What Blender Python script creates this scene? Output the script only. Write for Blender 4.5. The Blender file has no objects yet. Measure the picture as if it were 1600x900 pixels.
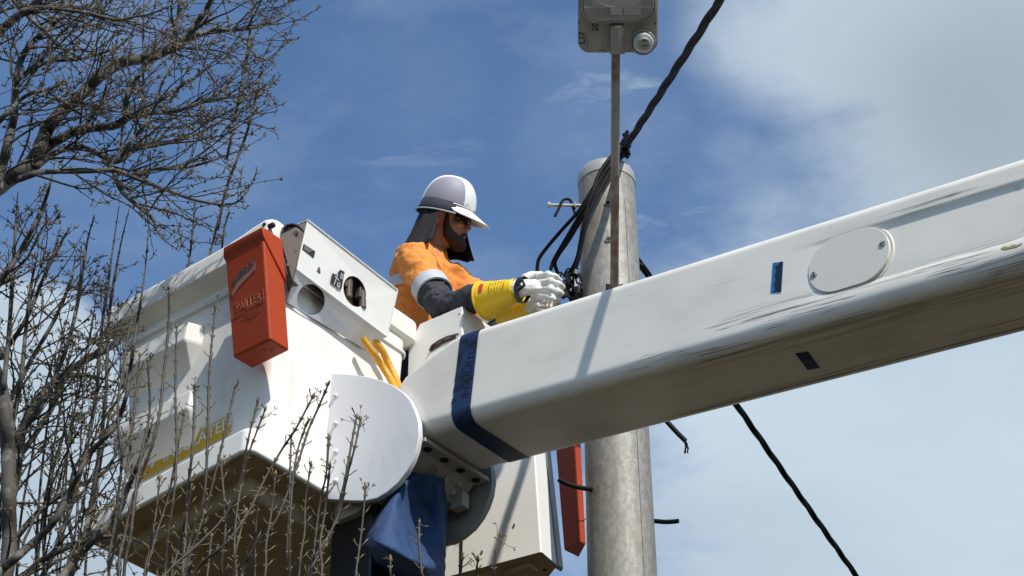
import bpy, bmesh, math, random
from math import sin, cos, pi, radians, sqrt, atan2, tan
from mathutils import Vector, Matrix, noise as mnoise

S = bpy.context.scene
COL = S.collection
random.seed(7)

# ------------------------------------------------------------------ camera
PITCH = 0.6353616
FPX = 2800.0                                  # focal length in photo pixels
CAM = Vector((0, 0, 1.6))
cam_d = bpy.data.cameras.new("camera")
cam = bpy.data.objects.new("camera", cam_d)
COL.objects.link(cam)
cam.location = CAM
cam.rotation_euler = (pi / 2 + PITCH, 0, 0)
cam_d.sensor_width = 36
cam_d.lens = FPX / 1600 * 36
cam_d.clip_start = 0.05
cam_d.clip_end = 5000
S.camera = cam

# the lift's own frame: x along the boom (towards the truck), y across it, z up
YAW = 0.6693377
FO = Vector((-0.938935, 5.474917, 5.970027))
FR = Matrix.Rotation(-YAW, 3, 'Z')

# ------------------------------------------------------------------ sun and sky
SUN_L = Vector((0.64, -0.26, 0.725)).normalized()      # towards the sun, in the lift's frame
SUN = FR @ SUN_L
sun_d = bpy.data.lights.new("sun", 'SUN')
sun_d.energy = 4.5
sun_d.angle = radians(0.53)
sun_d.color = (1.0, 0.955, 0.88)
sun = bpy.data.objects.new("sun", sun_d)
COL.objects.link(sun)
sun.rotation_euler = SUN.to_track_quat('Z', 'Y').to_euler()
sun.location = (0, 0, 20)

W = bpy.data.worlds.new("World")
S.world = W
W.use_nodes = True
S.view_settings.view_transform = 'Standard'
S.view_settings.look = 'None'
S.view_settings.gamma = 1
S.view_settings.exposure = 0.20


def pix_dir(u, v):
    x = (u - 800) / FPX
    y = (450 - v) / FPX
    return Vector((x, cos(PITCH) - y * sin(PITCH), sin(PITCH) + y * cos(PITCH)))


def build_sky():
    nt = W.node_tree
    nt.nodes.clear()
    N = nt.nodes.new
    L = nt.links.new
    out = N('ShaderNodeOutputWorld')
    sky = N('ShaderNodeTexSky')
    sky.sky_type = 'NISHITA'
    sky.sun_disc = False
    sky.sun_elevation = math.asin(SUN.z)
    sky.sun_rotation = atan2(SUN.x, SUN.y)
    sky.air_density = 1.0
    sky.dust_density = 0.15
    sky.ozone_density = 3.0
    hs = N('ShaderNodeHueSaturation')
    hs.inputs['Saturation'].default_value = 1.08
    L(sky.outputs[0], hs.inputs['Color'])
    bg = N('ShaderNodeBackground')
    bg.inputs['Strength'].default_value = 0.142
    L(hs.outputs[0], bg.inputs['Color'])
    tc = N('ShaderNodeTexCoord')
    nrm = N('ShaderNodeVectorMath')
    nrm.operation = 'NORMALIZE'
    L(tc.outputs['Generated'], nrm.inputs[0])
    # flat cloud-layer coordinates: direction / (z + small)
    sep = N('ShaderNodeSeparateXYZ')
    L(nrm.outputs[0], sep.inputs[0])
    zc = N('ShaderNodeMath'); zc.operation = 'MAXIMUM'; zc.inputs[1].default_value = 0.03
    L(sep.outputs[2], zc.inputs[0])
    za = N('ShaderNodeMath'); za.operation = 'ADD'; za.inputs[1].default_value = 0.12
    L(zc.outputs[0], za.inputs[0])
    inv = N('ShaderNodeMath'); inv.operation = 'DIVIDE'; inv.inputs[0].default_value = 1.0
    L(za.outputs[0], inv.inputs[1])
    pl = N('ShaderNodeVectorMath'); pl.operation = 'SCALE'
    L(nrm.outputs[0], pl.inputs[0]); L(inv.outputs[0], pl.inputs['Scale'])

    def noise(scale, detail, rough, dist=0.0, off=(0, 0, 0), sc=(1, 1, 1), rot=0.0):
        mp = N('ShaderNodeMapping')
        mp.inputs['Location'].default_value = off
        mp.inputs['Scale'].default_value = sc
        mp.inputs['Rotation'].default_value = (0, 0, rot)
        L(pl.outputs[0], mp.inputs[0])
        n = N('ShaderNodeTexNoise')
        n.inputs['Scale'].default_value = scale
        n.inputs['Detail'].default_value = detail
        n.inputs['Roughness'].default_value = rough
        n.inputs['Distortion'].default_value = dist
        L(mp.outputs[0], n.inputs['Vector'])
        return n.outputs['Fac']

    def math_(op, a, b=None, clamp=False):
        m = N('ShaderNodeMath'); m.operation = op; m.use_clamp = clamp
        for i, q in enumerate((a, b)):
            if q is None:
                continue
            if isinstance(q, (int, float)):
                m.inputs[i].default_value = q
            else:
                L(q, m.inputs[i])
        return m.outputs[0]

    def ramp(x, lo, hi, a=0.0, b=1.0):
        m = N('ShaderNodeMapRange'); m.interpolation_type = 'SMOOTHSTEP'
        L(x, m.inputs[0])
        m.inputs[1].default_value = lo; m.inputs[2].default_value = hi
        m.inputs[3].default_value = a; m.inputs[4].default_value = b
        return m.outputs[0]

    # drifting cloud banks: each a soft cone of sky around a direction, torn up by noise
    n1 = noise(2.6, 8, 0.52, 0.15, (3.1, 1.7, 0))
    n2 = noise(8.0, 9, 0.60, 0.15, (0.4, 5.2, 0), (1.0, 1.35, 1), 0.5)
    n3 = noise(1.1, 4, 0.5, 0.2, (7.0, 2.0, 0))

    def bank(u, v, rad, soft, amt):
        d = pix_dir(u, v).normalized()
        dp = N('ShaderNodeVectorMath'); dp.operation = 'DOT_PRODUCT'
        L(nrm.outputs[0], dp.inputs[0]); dp.inputs[1].default_value = d
        ac = math_('ARCCOSINE', math_('MINIMUM', dp.outputs['Value'], 1.0))
        return ramp(ac, radians(rad + soft), radians(max(rad - soft, 0.0)), 0.0, amt)

    banks = [(1230, 40, 1.6, 4.0, .50), (1420, 20, 3.4, 4.6, .95), (1580, 190, 5.0, 5.5, .95), (1480, 840, 10.0, 9.0, .86), (1200, 800, 4.0, 6.0, .55),
             (10, 620, 3.2, 1.6, 1.5), (-60, 820, 5.4, 2.6, 1.5), (170, 870, 2.0, 2.6, .5), (1150, 230, 0.9, 2.6, .22), (1010, 215, 1.2, 3.2, .20), (905, 130, 0.6, 2.4, .12),
             (960, 250, 3.0, 5.0, .19), (1060, 640, 1.0, 4.0, .22), (640, 150, 2.5, 5.0, .13)]
    tot = None
    for b in banks:
        q = bank(*b)
        tot = q if tot is None else math_('MAXIMUM', tot, q)
    # the sky out of view carries the same broken cloud
    far = ramp(n3, 0.46, 0.66, 0.0, 0.42)
    dctr = pix_dir(800, 450).normalized()
    dp = N('ShaderNodeVectorMath'); dp.operation = 'DOT_PRODUCT'
    L(nrm.outputs[0], dp.inputs[0]); dp.inputs[1].default_value = dctr
    away = ramp(dp.outputs['Value'], cos(radians(21)), cos(radians(34)))
    tot = math_('MAXIMUM', tot, math_('MULTIPLY', far, away))
    det = math_('ADD', math_('MULTIPLY', math_('SUBTRACT', n1, 0.5), 1.15), math_('MULTIPLY', math_('SUBTRACT', n2, 0.5), 0.72))
    env = math_('MINIMUM', math_('MULTIPLY', tot, 3.0), 1.0)
    dens = math_('ADD', tot, math_('MULTIPLY', det, env))
    mask = ramp(dens, 0.04, 0.72)
    # thin veil everywhere
    veil = ramp(n2, 0.38, 0.76, 0.0, 0.15)
    mask = math_('MAXIMUM', mask, veil)
    # torn streaks of thin cloud
    n4 = noise(10.0, 10, 0.64, 0.5, (2.2, 8.4, 0), (1.0, 2.3, 1), 0.7)
    wisp = math_('MULTIPLY', bank(1010, 210, 2.0, 4.0, 1.0), ramp(n4, 0.47, 0.72, 0.0, 0.62))
    wisp2 = math_('MULTIPLY', bank(620, 130, 3.0, 5.0, 1.0), ramp(n4, 0.50, 0.78, 0.0, 0.25))
    mask = math_('MAXIMUM', mask, math_('MAXIMUM', wisp, wisp2))
    mask = math_('MULTIPLY', mask, 0.93)
    cr = N('ShaderNodeMix'); cr.data_type = 'RGBA'
    L(ramp(n3, 0.35, 0.65), cr.inputs['Factor'])
    cr.inputs['A'].default_value = (0.38, 0.47, 0.56, 1)
    cr.inputs['B'].default_value = (0.57, 0.67, 0.75, 1)
    # thickest cores go grey
    core = ramp(dens, 0.55, 1.05)
    cg = N('ShaderNodeMix'); cg.data_type = 'RGBA'
    greyb = bank(1530, 170, 1.5, 5.0, 0.75)
    L(math_('MAXIMUM', math_('MULTIPLY', core, 0.12), greyb), cg.inputs['Factor'])
    L(cr.outputs['Result'], cg.inputs['A'])
    cg.inputs['B'].default_value = (0.31, 0.36, 0.41, 1)
    cb = N('ShaderNodeBackground')
    cb.inputs['Strength'].default_value = 1.0
    L(cg.outputs['Result'], cb.inputs['Color'])
    mx = N('ShaderNodeMixShader')
    L(mask, mx.inputs[0]); L(bg.outputs[0], mx.inputs[1]); L(cb.outputs[0], mx.inputs[2])
    L(mx.outputs[0], out.inputs[0])


build_sky()

# ------------------------------------------------------------------ helpers: placing
def at(u, v, Y):
    """world point on the ray of photo pixel (u, v) at world depth y = Y"""
    d = pix_dir(u, v)
    return CAM + d * (Y / d.y)


def atp(u, v, Y):
    return at(u, v, Y + 0.115)


def atd(u, v, D):
    return CAM + pix_dir(u, v) * D


def lp(u, v, x=None, y=None, z=None):
    """point of the lift's frame on a plane x=, y= or z= of that frame"""
    d = FR.transposed() @ pix_dir(u, v)
    o = FR.transposed() @ (CAM - FO)
    i, val = (0, x) if x is not None else ((1, y) if y is not None else (2, z))
    t = (val - o[i]) / d[i]
    return o + d * t


def toL(w):
    return FR.transposed() @ (Vector(w) - FO)


WORLD = (Vector((0, 0, 0)), Matrix.Identity(3))
LIFT = (FO, FR)
BETA = math.atan(0.139)
BR = FR @ Matrix.Rotation(BETA, 3, 'Y')
BOOM = (FO + FR @ Vector((0.70, 0.44, -0.568)), BR)


def setp(o, label=None, cat=None, group=None, kind=None):
    if label: o['label'] = label
    if cat: o['category'] = cat
    if group: o['group'] = group
    if kind: o['kind'] = kind
    return o


def thing(name, label, cat, frame, base, group=None):
    o = bpy.data.objects.new(name, None)
    o.empty_display_size = 0.1
    COL.objects.link(o)
    base = Vector(base)
    o.matrix_world = Matrix.Translation(frame[0] + frame[1] @ base) @ frame[1].to_4x4()
    o['_b'] = base
    return setp(o, label, cat, group)


BASES = {}


class MB:
    def __init__(self):
        self.v = []
        self.f = []
        self.mi = []

    def add(self, vs, fs, m=0):
        k = len(self.v)
        self.v += [Vector(p) for p in vs]
        self.f += [[i + k for i in f] for f in fs]
        self.mi += [m] * len(fs)
        return self

    def box(self, lo, hi, M=None, m=0):
        x0, y0, z0 = lo
        x1, y1, z1 = hi
        vs = [Vector(p) for p in ((x0, y0, z0), (x1, y0, z0), (x1, y1, z0), (x0, y1, z0), (x0, y0, z1), (x1, y0, z1), (x1, y1, z1), (x0, y1, z1))]
        if M: vs = [M @ p for p in vs]
        return self.add(vs, [(0, 3, 2, 1), (4, 5, 6, 7), (0, 1, 5, 4), (1, 2, 6, 5), (2, 3, 7, 6), (3, 0, 4, 7)], m)

    def loft(self, rings, cap0=True, cap1=True, closed=True, m=0):
        n = len(rings[0])
        vs = [p for r in rings for p in r]
        fs = []
        for i in range(len(rings) - 1):
            for j in range(n if closed else n - 1):
                a, b = i * n + j, i * n + (j + 1) % n
                fs.append((a, b, b + n, a + n))
        if cap0: fs.append(tuple(reversed(range(n))))
        if cap1: fs.append(tuple(range((len(rings) - 1) * n, len(rings) * n)))
        return self.add(vs, fs, m)

    def prism(self, poly, d, m=0):
        d = Vector(d)
        poly = [Vector(p) for p in poly]
        return self.loft([poly, [p + d for p in poly]], m=m)

    def tube(self, pts, radii, n=8, cap=True, m=0):
        pts = [Vector(p) for p in pts]
        if isinstance(radii, (int, float)): radii = [radii] * len(pts)
        ts = []
        for i in range(len(pts)):
            a = pts[max(i - 1, 0)]
            b = pts[min(i + 1, len(pts) - 1)]
            t = b - a
            ts.append(t.normalized() if t.length > 1e-9 else Vector((0, 0, 1)))
        u = ts[0].orthogonal().normalized()
        rings = []
        for p, t, r in zip(pts, ts, radii):
            u = u - t * u.dot(t)
            u = u.normalized() if u.length > 1e-6 else t.orthogonal().normalized()
            w = t.cross(u)
            if isinstance(r, (tuple, list)):
                rings.append([p + u * (cos(2 * pi * k / n) * r[0]) + w * (sin(2 * pi * k / n) * r[1]) for k in range(n)])
            else:
                rings.append([p + (u * cos(2 * pi * k / n) + w * sin(2 * pi * k / n)) * r for k in range(n)])
        return self.loft(rings, cap, cap, m=m)

    def ball(self, c, r, M=None, nu=16, nv=10, m=0):
        c = Vector(c)
        r = (r, r, r) if isinstance(r, (int, float)) else r
        rings = []
        for i in range(1, nv):
            th = pi * i / nv
            ring = []
            for k in range(nu):
                q = Vector((r[0] * sin(th) * cos(2 * pi * k / nu), r[1] * sin(th) * sin(2 * pi * k / nu), -r[2] * cos(th)))
                ring.append(c + (M @ q if M else q))
            rings.append(ring)
        k0 = len(self.v)
        self.loft(rings, False, False, m=m)
        e0 = Vector((0, 0, -r[2])); e1 = Vector((0, 0, r[2]))
        b = len(self.v)
        self.v += [c + (M @ e0 if M else e0), c + (M @ e1 if M else e1)]
        nl = (nv - 2) * nu
        for k in range(nu):
            self.f.append([k0 + (k + 1) % nu, k0 + k, b]); self.mi.append(m)
            self.f.append([k0 + nl + k, k0 + nl + (k + 1) % nu, b + 1]); self.mi.append(m)
        return self

    def build(self, name, mat, parent=None, frame=None, base=None, smooth=True, bevel=0, seg=3, angle=35, label=None, cat=None, group=None, kind=None, flip=False, fix=True, wn=False):
        if parent is not None:
            root = parent
            while root.parent: root = root.parent
            b = Vector(root['_b'])
        else:
            b = Vector(base if base is not None else (0, 0, 0))
        me = bpy.data.meshes.new(name)
        me.from_pydata([tuple(p - b) for p in self.v], [], self.f)
        mats = mat if isinstance(mat, (list, tuple)) else [mat]
        for q in mats: me.materials.append(q)
        if len(mats) > 1:
            me.polygons.foreach_set('material_index', self.mi)
        if fix and len(self.f) < 60000:
            bm = bmesh.new(); bm.from_mesh(me)
            bmesh.ops.recalc_face_normals(bm, faces=bm.faces)
            bm.to_mesh(me); bm.free()
        me.update()
        o = bpy.data.objects.new(name, me)
        COL.objects.link(o)
        if parent is not None:
            o.parent = parent
        else:
            fr = frame or WORLD
            o.matrix_world = Matrix.Translation(fr[0] + fr[1] @ b) @ fr[1].to_4x4()
            o['_b'] = b
        if smooth:
            me.shade_smooth()
            if angle and not bevel:
                me.set_sharp_from_angle(angle=radians(angle))
        if bevel:
            md = o.modifiers.new('bevel', 'BEVEL')
            md.width = bevel; md.segments = seg; md.limit_method = 'ANGLE'; md.angle_limit = radians(angle)
            md.harden_normals = True
        if wn:
            md = o.modifiers.new('flat_normals', 'WEIGHTED_NORMAL')
            md.keep_sharp = True; md.weight = 100
        setp(o, label, cat, group, kind)
        return o


def rrect(x0, x1, y0, y1, r, n=5):
    out = []
    for cx, cy, a0 in ((x1 - r, y1 - r, 0), (x0 + r, y1 - r, 90), (x0 + r, y0 + r, 180), (x1 - r, y0 + r, 270)):
        for k in range(n + 1):
            a = radians(a0 + 90 * k / n)
            out.append((cx + r * cos(a), cy + r * sin(a)))
    return out


def spline(pts, per=6):
    """Catmull-Rom through tuples of any length"""
    P = [tuple(p) for p in pts]
    if len(P) < 3:
        return [tuple(P[0][k] + (P[1][k] - P[0][k]) * i / per for k in range(len(P[0]))) for i in range(per + 1)]
    P = [tuple(2 * a - b for a, b in zip(P[0], P[1]))] + P + [tuple(2 * a - b for a, b in zip(P[-1], P[-2]))]
    out = []
    for i in range(1, len(P) - 2):
        p0, p1, p2, p3 = P[i - 1], P[i], P[i + 1], P[i + 2]
        for s in range(per):
            t = s / per
            out.append(tuple(0.5 * (2 * b + (c - a) * t + (2 * a - 5 * b + 4 * c - d) * t * t + (3 * b - a - 3 * c + d) * t ** 3) for a, b, c, d in zip(p0, p1, p2, p3)))
    out.append(P[-2])
    return out


def remesh(o, vox, smooth=2, fac=0.5):
    md = o.modifiers.new('join', 'REMESH')
    md.mode = 'VOXEL'; md.voxel_size = vox; md.use_smooth_shade = True
    if smooth:
        m2 = o.modifiers.new('smooth', 'SMOOTH')
        m2.factor = fac; m2.iterations = smooth
    return o


def text_mesh(name, body, size, mat, parent, P, X, Y, depth=0.001, align='CENTER', bold=0.0, width=1.0):
    cu = bpy.data.curves.new(name, 'FONT')
    cu.body = body; cu.size = size; cu.extrude = depth; cu.align_x = align; cu.align_y = 'CENTER'; cu.offset = bold
    cu.resolution_u = 3
    t = bpy.data.objects.new(name, cu)
    COL.objects.link(t)
    bpy.context.view_layer.update()
    dg = bpy.context.evaluated_depsgraph_get()
    me = bpy.data.meshes.new_from_object(t.evaluated_get(dg))
    bpy.data.objects.remove(t)
    X = Vector(X).normalized(); Y = Vector(Y); Y = (Y - X * Y.dot(X)).normalized(); Zv = X.cross(Y)
    root = parent
    while root.parent: root = root.parent
    b = Vector(root['_b'])
    for v in me.vertices:
        v.co = Vector(P) - b + X * v.co.x * width + Y * v.co.y + Zv * v.co.z
    me.materials.clear(); me.materials.append(mat)
    o = bpy.data.objects.new(name, me)
    COL.objects.link(o)
    o.parent = parent
    return o


# ------------------------------------------------------------------ materials
def mat(name, col, rough=0.5, var=0.06, vscale=6.0, bump=0.0, bscale=60.0, metal=0.0, spec=0.5, dirt=None, sub=0.0, stretch=None, coat=0.0):
    """plain surface with real unevenness; dirt = (colour, amount, scale, stretch)"""
    m = bpy.data.materials.new(name)
    m.use_nodes = True
    nt = m.node_tree
    N = nt.nodes.new
    L = nt.links.new
    b = nt.nodes['Principled BSDF']
    b.inputs['Roughness'].default_value = rough
    b.inputs['Metallic'].default_value = metal
    b.inputs['Specular IOR Level'].default_value = spec
    if coat: b.inputs['Coat Weight'].default_value = coat
    tc = N('ShaderNodeTexCoord')

    def nz(scale, detail=5, st=None, rg=0.55, off=0.0):
        mp = N('ShaderNodeMapping')
        mp.inputs['Location'].default_value = (off, off * 1.7, off * .6)
        if st: mp.inputs['Scale'].default_value = st
        L(tc.outputs['Object'], mp.inputs[0])
        n = N('ShaderNodeTexNoise')
        n.inputs['Scale'].default_value = scale
        n.inputs['Detail'].default_value = detail
        n.inputs['Roughness'].default_value = rg
        L(mp.outputs[0], n.inputs['Vector'])
        return n.outputs['Fac']

    c = Vector(col)
    mx = N('ShaderNodeMix'); mx.data_type = 'RGBA'
    mx.inputs['A'].default_value = (*(c * (1 - var)), 1)
    mx.inputs['B'].default_value = (*[min(1, q) for q in (c * (1 + var))], 1)
    L(nz(vscale, 6, stretch), mx.inputs['Factor'])
    colr = mx.outputs['Result']
    if dirt:
        for dcol, amt, sc, st, lo, hi in dirt:
            mr = N('ShaderNodeMapRange'); mr.interpolation_type = 'SMOOTHSTEP'
            L(nz(sc, 8, st, 0.65, 3.3 + sc), mr.inputs[0])
            mr.inputs[1].default_value = lo; mr.inputs[2].default_value = hi
            mr.inputs[4].default_value = amt
            m2 = N('ShaderNodeMix'); m2.data_type = 'RGBA'
            L(mr.outputs[0], m2.inputs['Factor'])
            L(colr, m2.inputs['A'])
            m2.inputs['B'].default_value = (*dcol, 1)
            colr = m2.outputs['Result']
    L(colr, b.inputs['Base Color'])
    rr = N('ShaderNodeMapRange')
    L(nz(vscale * 2.3, 4, None, 0.6, 9.1), rr.inputs[0])
    rr.inputs[3].default_value = max(0.02, rough - 0.1); rr.inputs[4].default_value = min(1, rough + 0.1)
    L(rr.outputs[0], b.inputs['Roughness'])
    if bump:
        bp = N('ShaderNodeBump')
        bp.inputs['Strength'].default_value = 1.0
        bp.inputs['Distance'].default_value = bump
        L(nz(bscale, 5, stretch, 0.6, 1.9), bp.inputs['Height'])
        L(bp.outputs[0], b.inputs['Normal'])
    if sub:
        b.inputs['Subsurface Weight'].default_value = sub
        b.inputs['Subsurface Radius'].default_value = (0.01, 0.004, 0.002)
    return m


GRIME = (0.20, 0.17, 0.12)
M_white = mat('white_gelcoat', (0.78, 0.762, 0.705), 0.42, 0.03, 3.0, 0.0006, 9.0,
              dirt=[(GRIME, 0.34, 2.6, (1, 1, .30), .50, .78), (GRIME, 0.16, 9, (1, 1, .12), .58, .72), (GRIME, 0.6, 26, None, .68, .78), ((.35, .33, .3), .35, 60, (1, 1, .2), .68, .78)])
M_lip = mat('white_lip', (0.78, 0.75, 0.67), 0.42, 0.03, 3.0, 0.0006, 9.0,
            dirt=[(GRIME, 0.28, 3.0, (.5, .5, 1), .50, .80), (GRIME, 0.45, 30, None, .66, .80)])
M_under = mat('shaded_underside', (0.36, 0.285, 0.175), 0.6, 0.10, 5.0, 0.001, 30.0, dirt=[((.14, .11, .06), .6, 6, None, .45, .75)])  # bucket undersides: self-shadow painted in as dark brown
M_plate = mat('white_plastic_plate', (0.66, 0.67, 0.685), 0.35, 0.015, 3.0, dirt=[((.50, .48, .45), .45, 7, (1, 1, .35), .50, .74), ((.30, .28, .25), .5, 48, None, .69, .78)])
M_greyplate = mat('grey_plate_rim', (0.30, 0.31, 0.32), 0.5, 0.05)
M_knuckle = mat('grey_white_metal', (0.36, 0.35, 0.32), 0.45, 0.06, 5, dirt=[((.12, .09, .06), .7, 14, None, .60, .74)])
M_hole = mat('dark_opening', (0.015, 0.013, 0.012), 0.8)
M_brownmetal = mat('brown_metal', (0.09, 0.06, 0.045), 0.55, 0.2, 12, dirt=[((.03, .02, .02), .7, 20, None, .5, .7)])
M_black = mat('black_plastic', (0.012, 0.012, 0.013), 0.35, 0.2, 10)
M_cable = mat('black_cable_sheath', (0.005, 0.005, 0.0055), 0.65, 0.3, 30, 0.0004, 80, spec=0.15)
M_label = mat('black_label', (0.02, 0.022, 0.025), 0.5, .1)
M_labeltext = mat('pale_print', (0.5, 0.5, 0.48), 0.6, .1)
M_orange = mat('orange_plastic', (0.37, 0.048, 0.010), 0.5, 0.10, 7, 0.0006, 40, spec=0.22, dirt=[((.30, .06, .03), .5, 5, None, .5, .75), ((.62, .22, .12), .55, 55, None, .68, .75)])
M_emboss = mat('orange_plastic_worn', (0.46, 0.115, 0.05), 0.5, 0.1)
M_patchdark = mat('torn_label', (0.05, 0.045, 0.045), 0.6, 0.4, 60, dirt=[((.36, .09, .04), 1.0, 45, None, .50, .60)])
M_patchpale = mat('label_residue', (0.33, 0.16, 0.11), 0.7, 0.2, 60, dirt=[((.36, .07, .03), 1.0, 50, None, .50, .62)])
M_yellowtape = mat('yellow_sticker', (0.55, 0.34, 0.008), 0.5, 0.08, 12)
M_stickertext = mat('white_lettering', (0.72, 0.70, 0.62), 0.55, .05)
M_navy = mat('navy_tape', (0.009, 0.036, 0.105), 0.5, 0.35, 16, spec=0.25, dirt=[((.004, .008, .02), .9, 11, None, .44, .60), ((.62, .64, .66), .95, 34, None, .735, .76)])
M_navytext = mat('navy_print', (0.006, 0.012, 0.03), 0.4, .2)
M_bluetape = mat('blue_sticker', (0.02, 0.14, 0.36), 0.35, 0.1, 9)
M_hose = mat('yellow_hose', (0.62, 0.30, 0.012), 0.45, 0.12, 30, 0.001, 60, dirt=[((.25, .12, .02), .5, 25, None, .55, .7)])
M_canvas = mat('blue_canvas', (0.010, 0.040, 0.120), 0.75, 0.18, 8, 0.0012, 240, dirt=[((.035, .08, .18), .6, 7, (1, 1, .3), .5, .7), ((.006, .02, .07), .6, 11, None, .56, .7)])
M_steel = mat('galvanised_steel', (0.24, 0.23, 0.20), 0.60, 0.16, 26, 0.0008, 50, metal=0.25,
              dirt=[((.36, .35, .31), .55, 55, (1, 1, .45), .47, .56), ((.17, .14, .10), .5, 3.2, (1.3, 1.3, .10), .50, .68), ((.20, .19, .16), .5, 90, None, .55, .64), ((.36, .35, .31), .4, 16, None, .52, .66)])
M_steelrim = mat('galvanised_cap', (0.40, 0.39, 0.35), 0.5, 0.15, 24, metal=0.3, dirt=[((.16, .14, .12), .7, 12, (1, 1, .4), .56, .66)])
M_pipe = mat('weathered_pipe', (0.25, 0.225, 0.19), 0.6, 0.2, 8, 0.0006, 60, metal=0.25, dirt=[((.13, .065, .03), .85, 5.0, (1, 1, .3), .46, .62), ((.42, .40, .36), .5, 9, None, .56, .7)])
M_rust = mat('rusty_steel', (0.16, 0.085, 0.05), 0.75, 0.35, 30, 0.001, 80)
M_lamp = mat('grey_lamp_casting', (0.25, 0.24, 0.21), 0.55, 0.06, 8, 0.0004, 60, dirt=[((.16, .14, .11), .6, 14, (1, .5, 1), .56, .72)])
M_lampdark = mat('lamp_gear_tray', (0.22, 0.215, 0.20), 0.4, 0.2, 9)
M_lampmetal = mat('lamp_reflector', (0.55, 0.55, 0.52), 0.3, 0.05, 5, metal=0.6)
M_print = mat('black_print', (0.012, 0.012, 0.012), 0.7, .1)
M_bark = mat('grey_bark', (0.052, 0.045, 0.035), 0.8, 0.30, 18, 0.0025, 55, stretch=None, dirt=[((.19, .175, .145), .75, 9, None, .53, .68), ((.08, .065, .045), .6, 24, None, .56, .7)])
M_twig = mat('brown_twig', (0.028, 0.021, 0.014), 0.75, 0.4, 9, dirt=[((.15, .125, .085), .8, 5, None, .55, .68)])
M_shoot = mat('young_shoot_bark', (0.034, 0.024, 0.012), 0.62, 0.35, 14, 0.0008, 90, dirt=[((.15, .11, .05), .55, 6, None, .56, .70)])
M_bud = mat('dry_bud', (0.13, 0.10, 0.05), 0.75, 0.45, 20)
M_grass = mat('verge_grass', (0.038, 0.025, 0.008), 0.95, 0.35, 0.8, dirt=[((.026, .026, .007), .7, .35, None, .45, .65)])


def glass_mat():
    m = bpy.data.materials.new('clear_lamp_cover')
    m.use_nodes = True
    b = m.node_tree.nodes['Principled BSDF']
    b.inputs['Base Color'].default_value = (0.80, 0.83, 0.80, 1)
    b.inputs['Roughness'].default_value = 0.08
    b.inputs['Transmission Weight'].default_value = 0.82
    b.inputs['IOR'].default_value = 1.25
    return m


M_glass = glass_mat()


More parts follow.
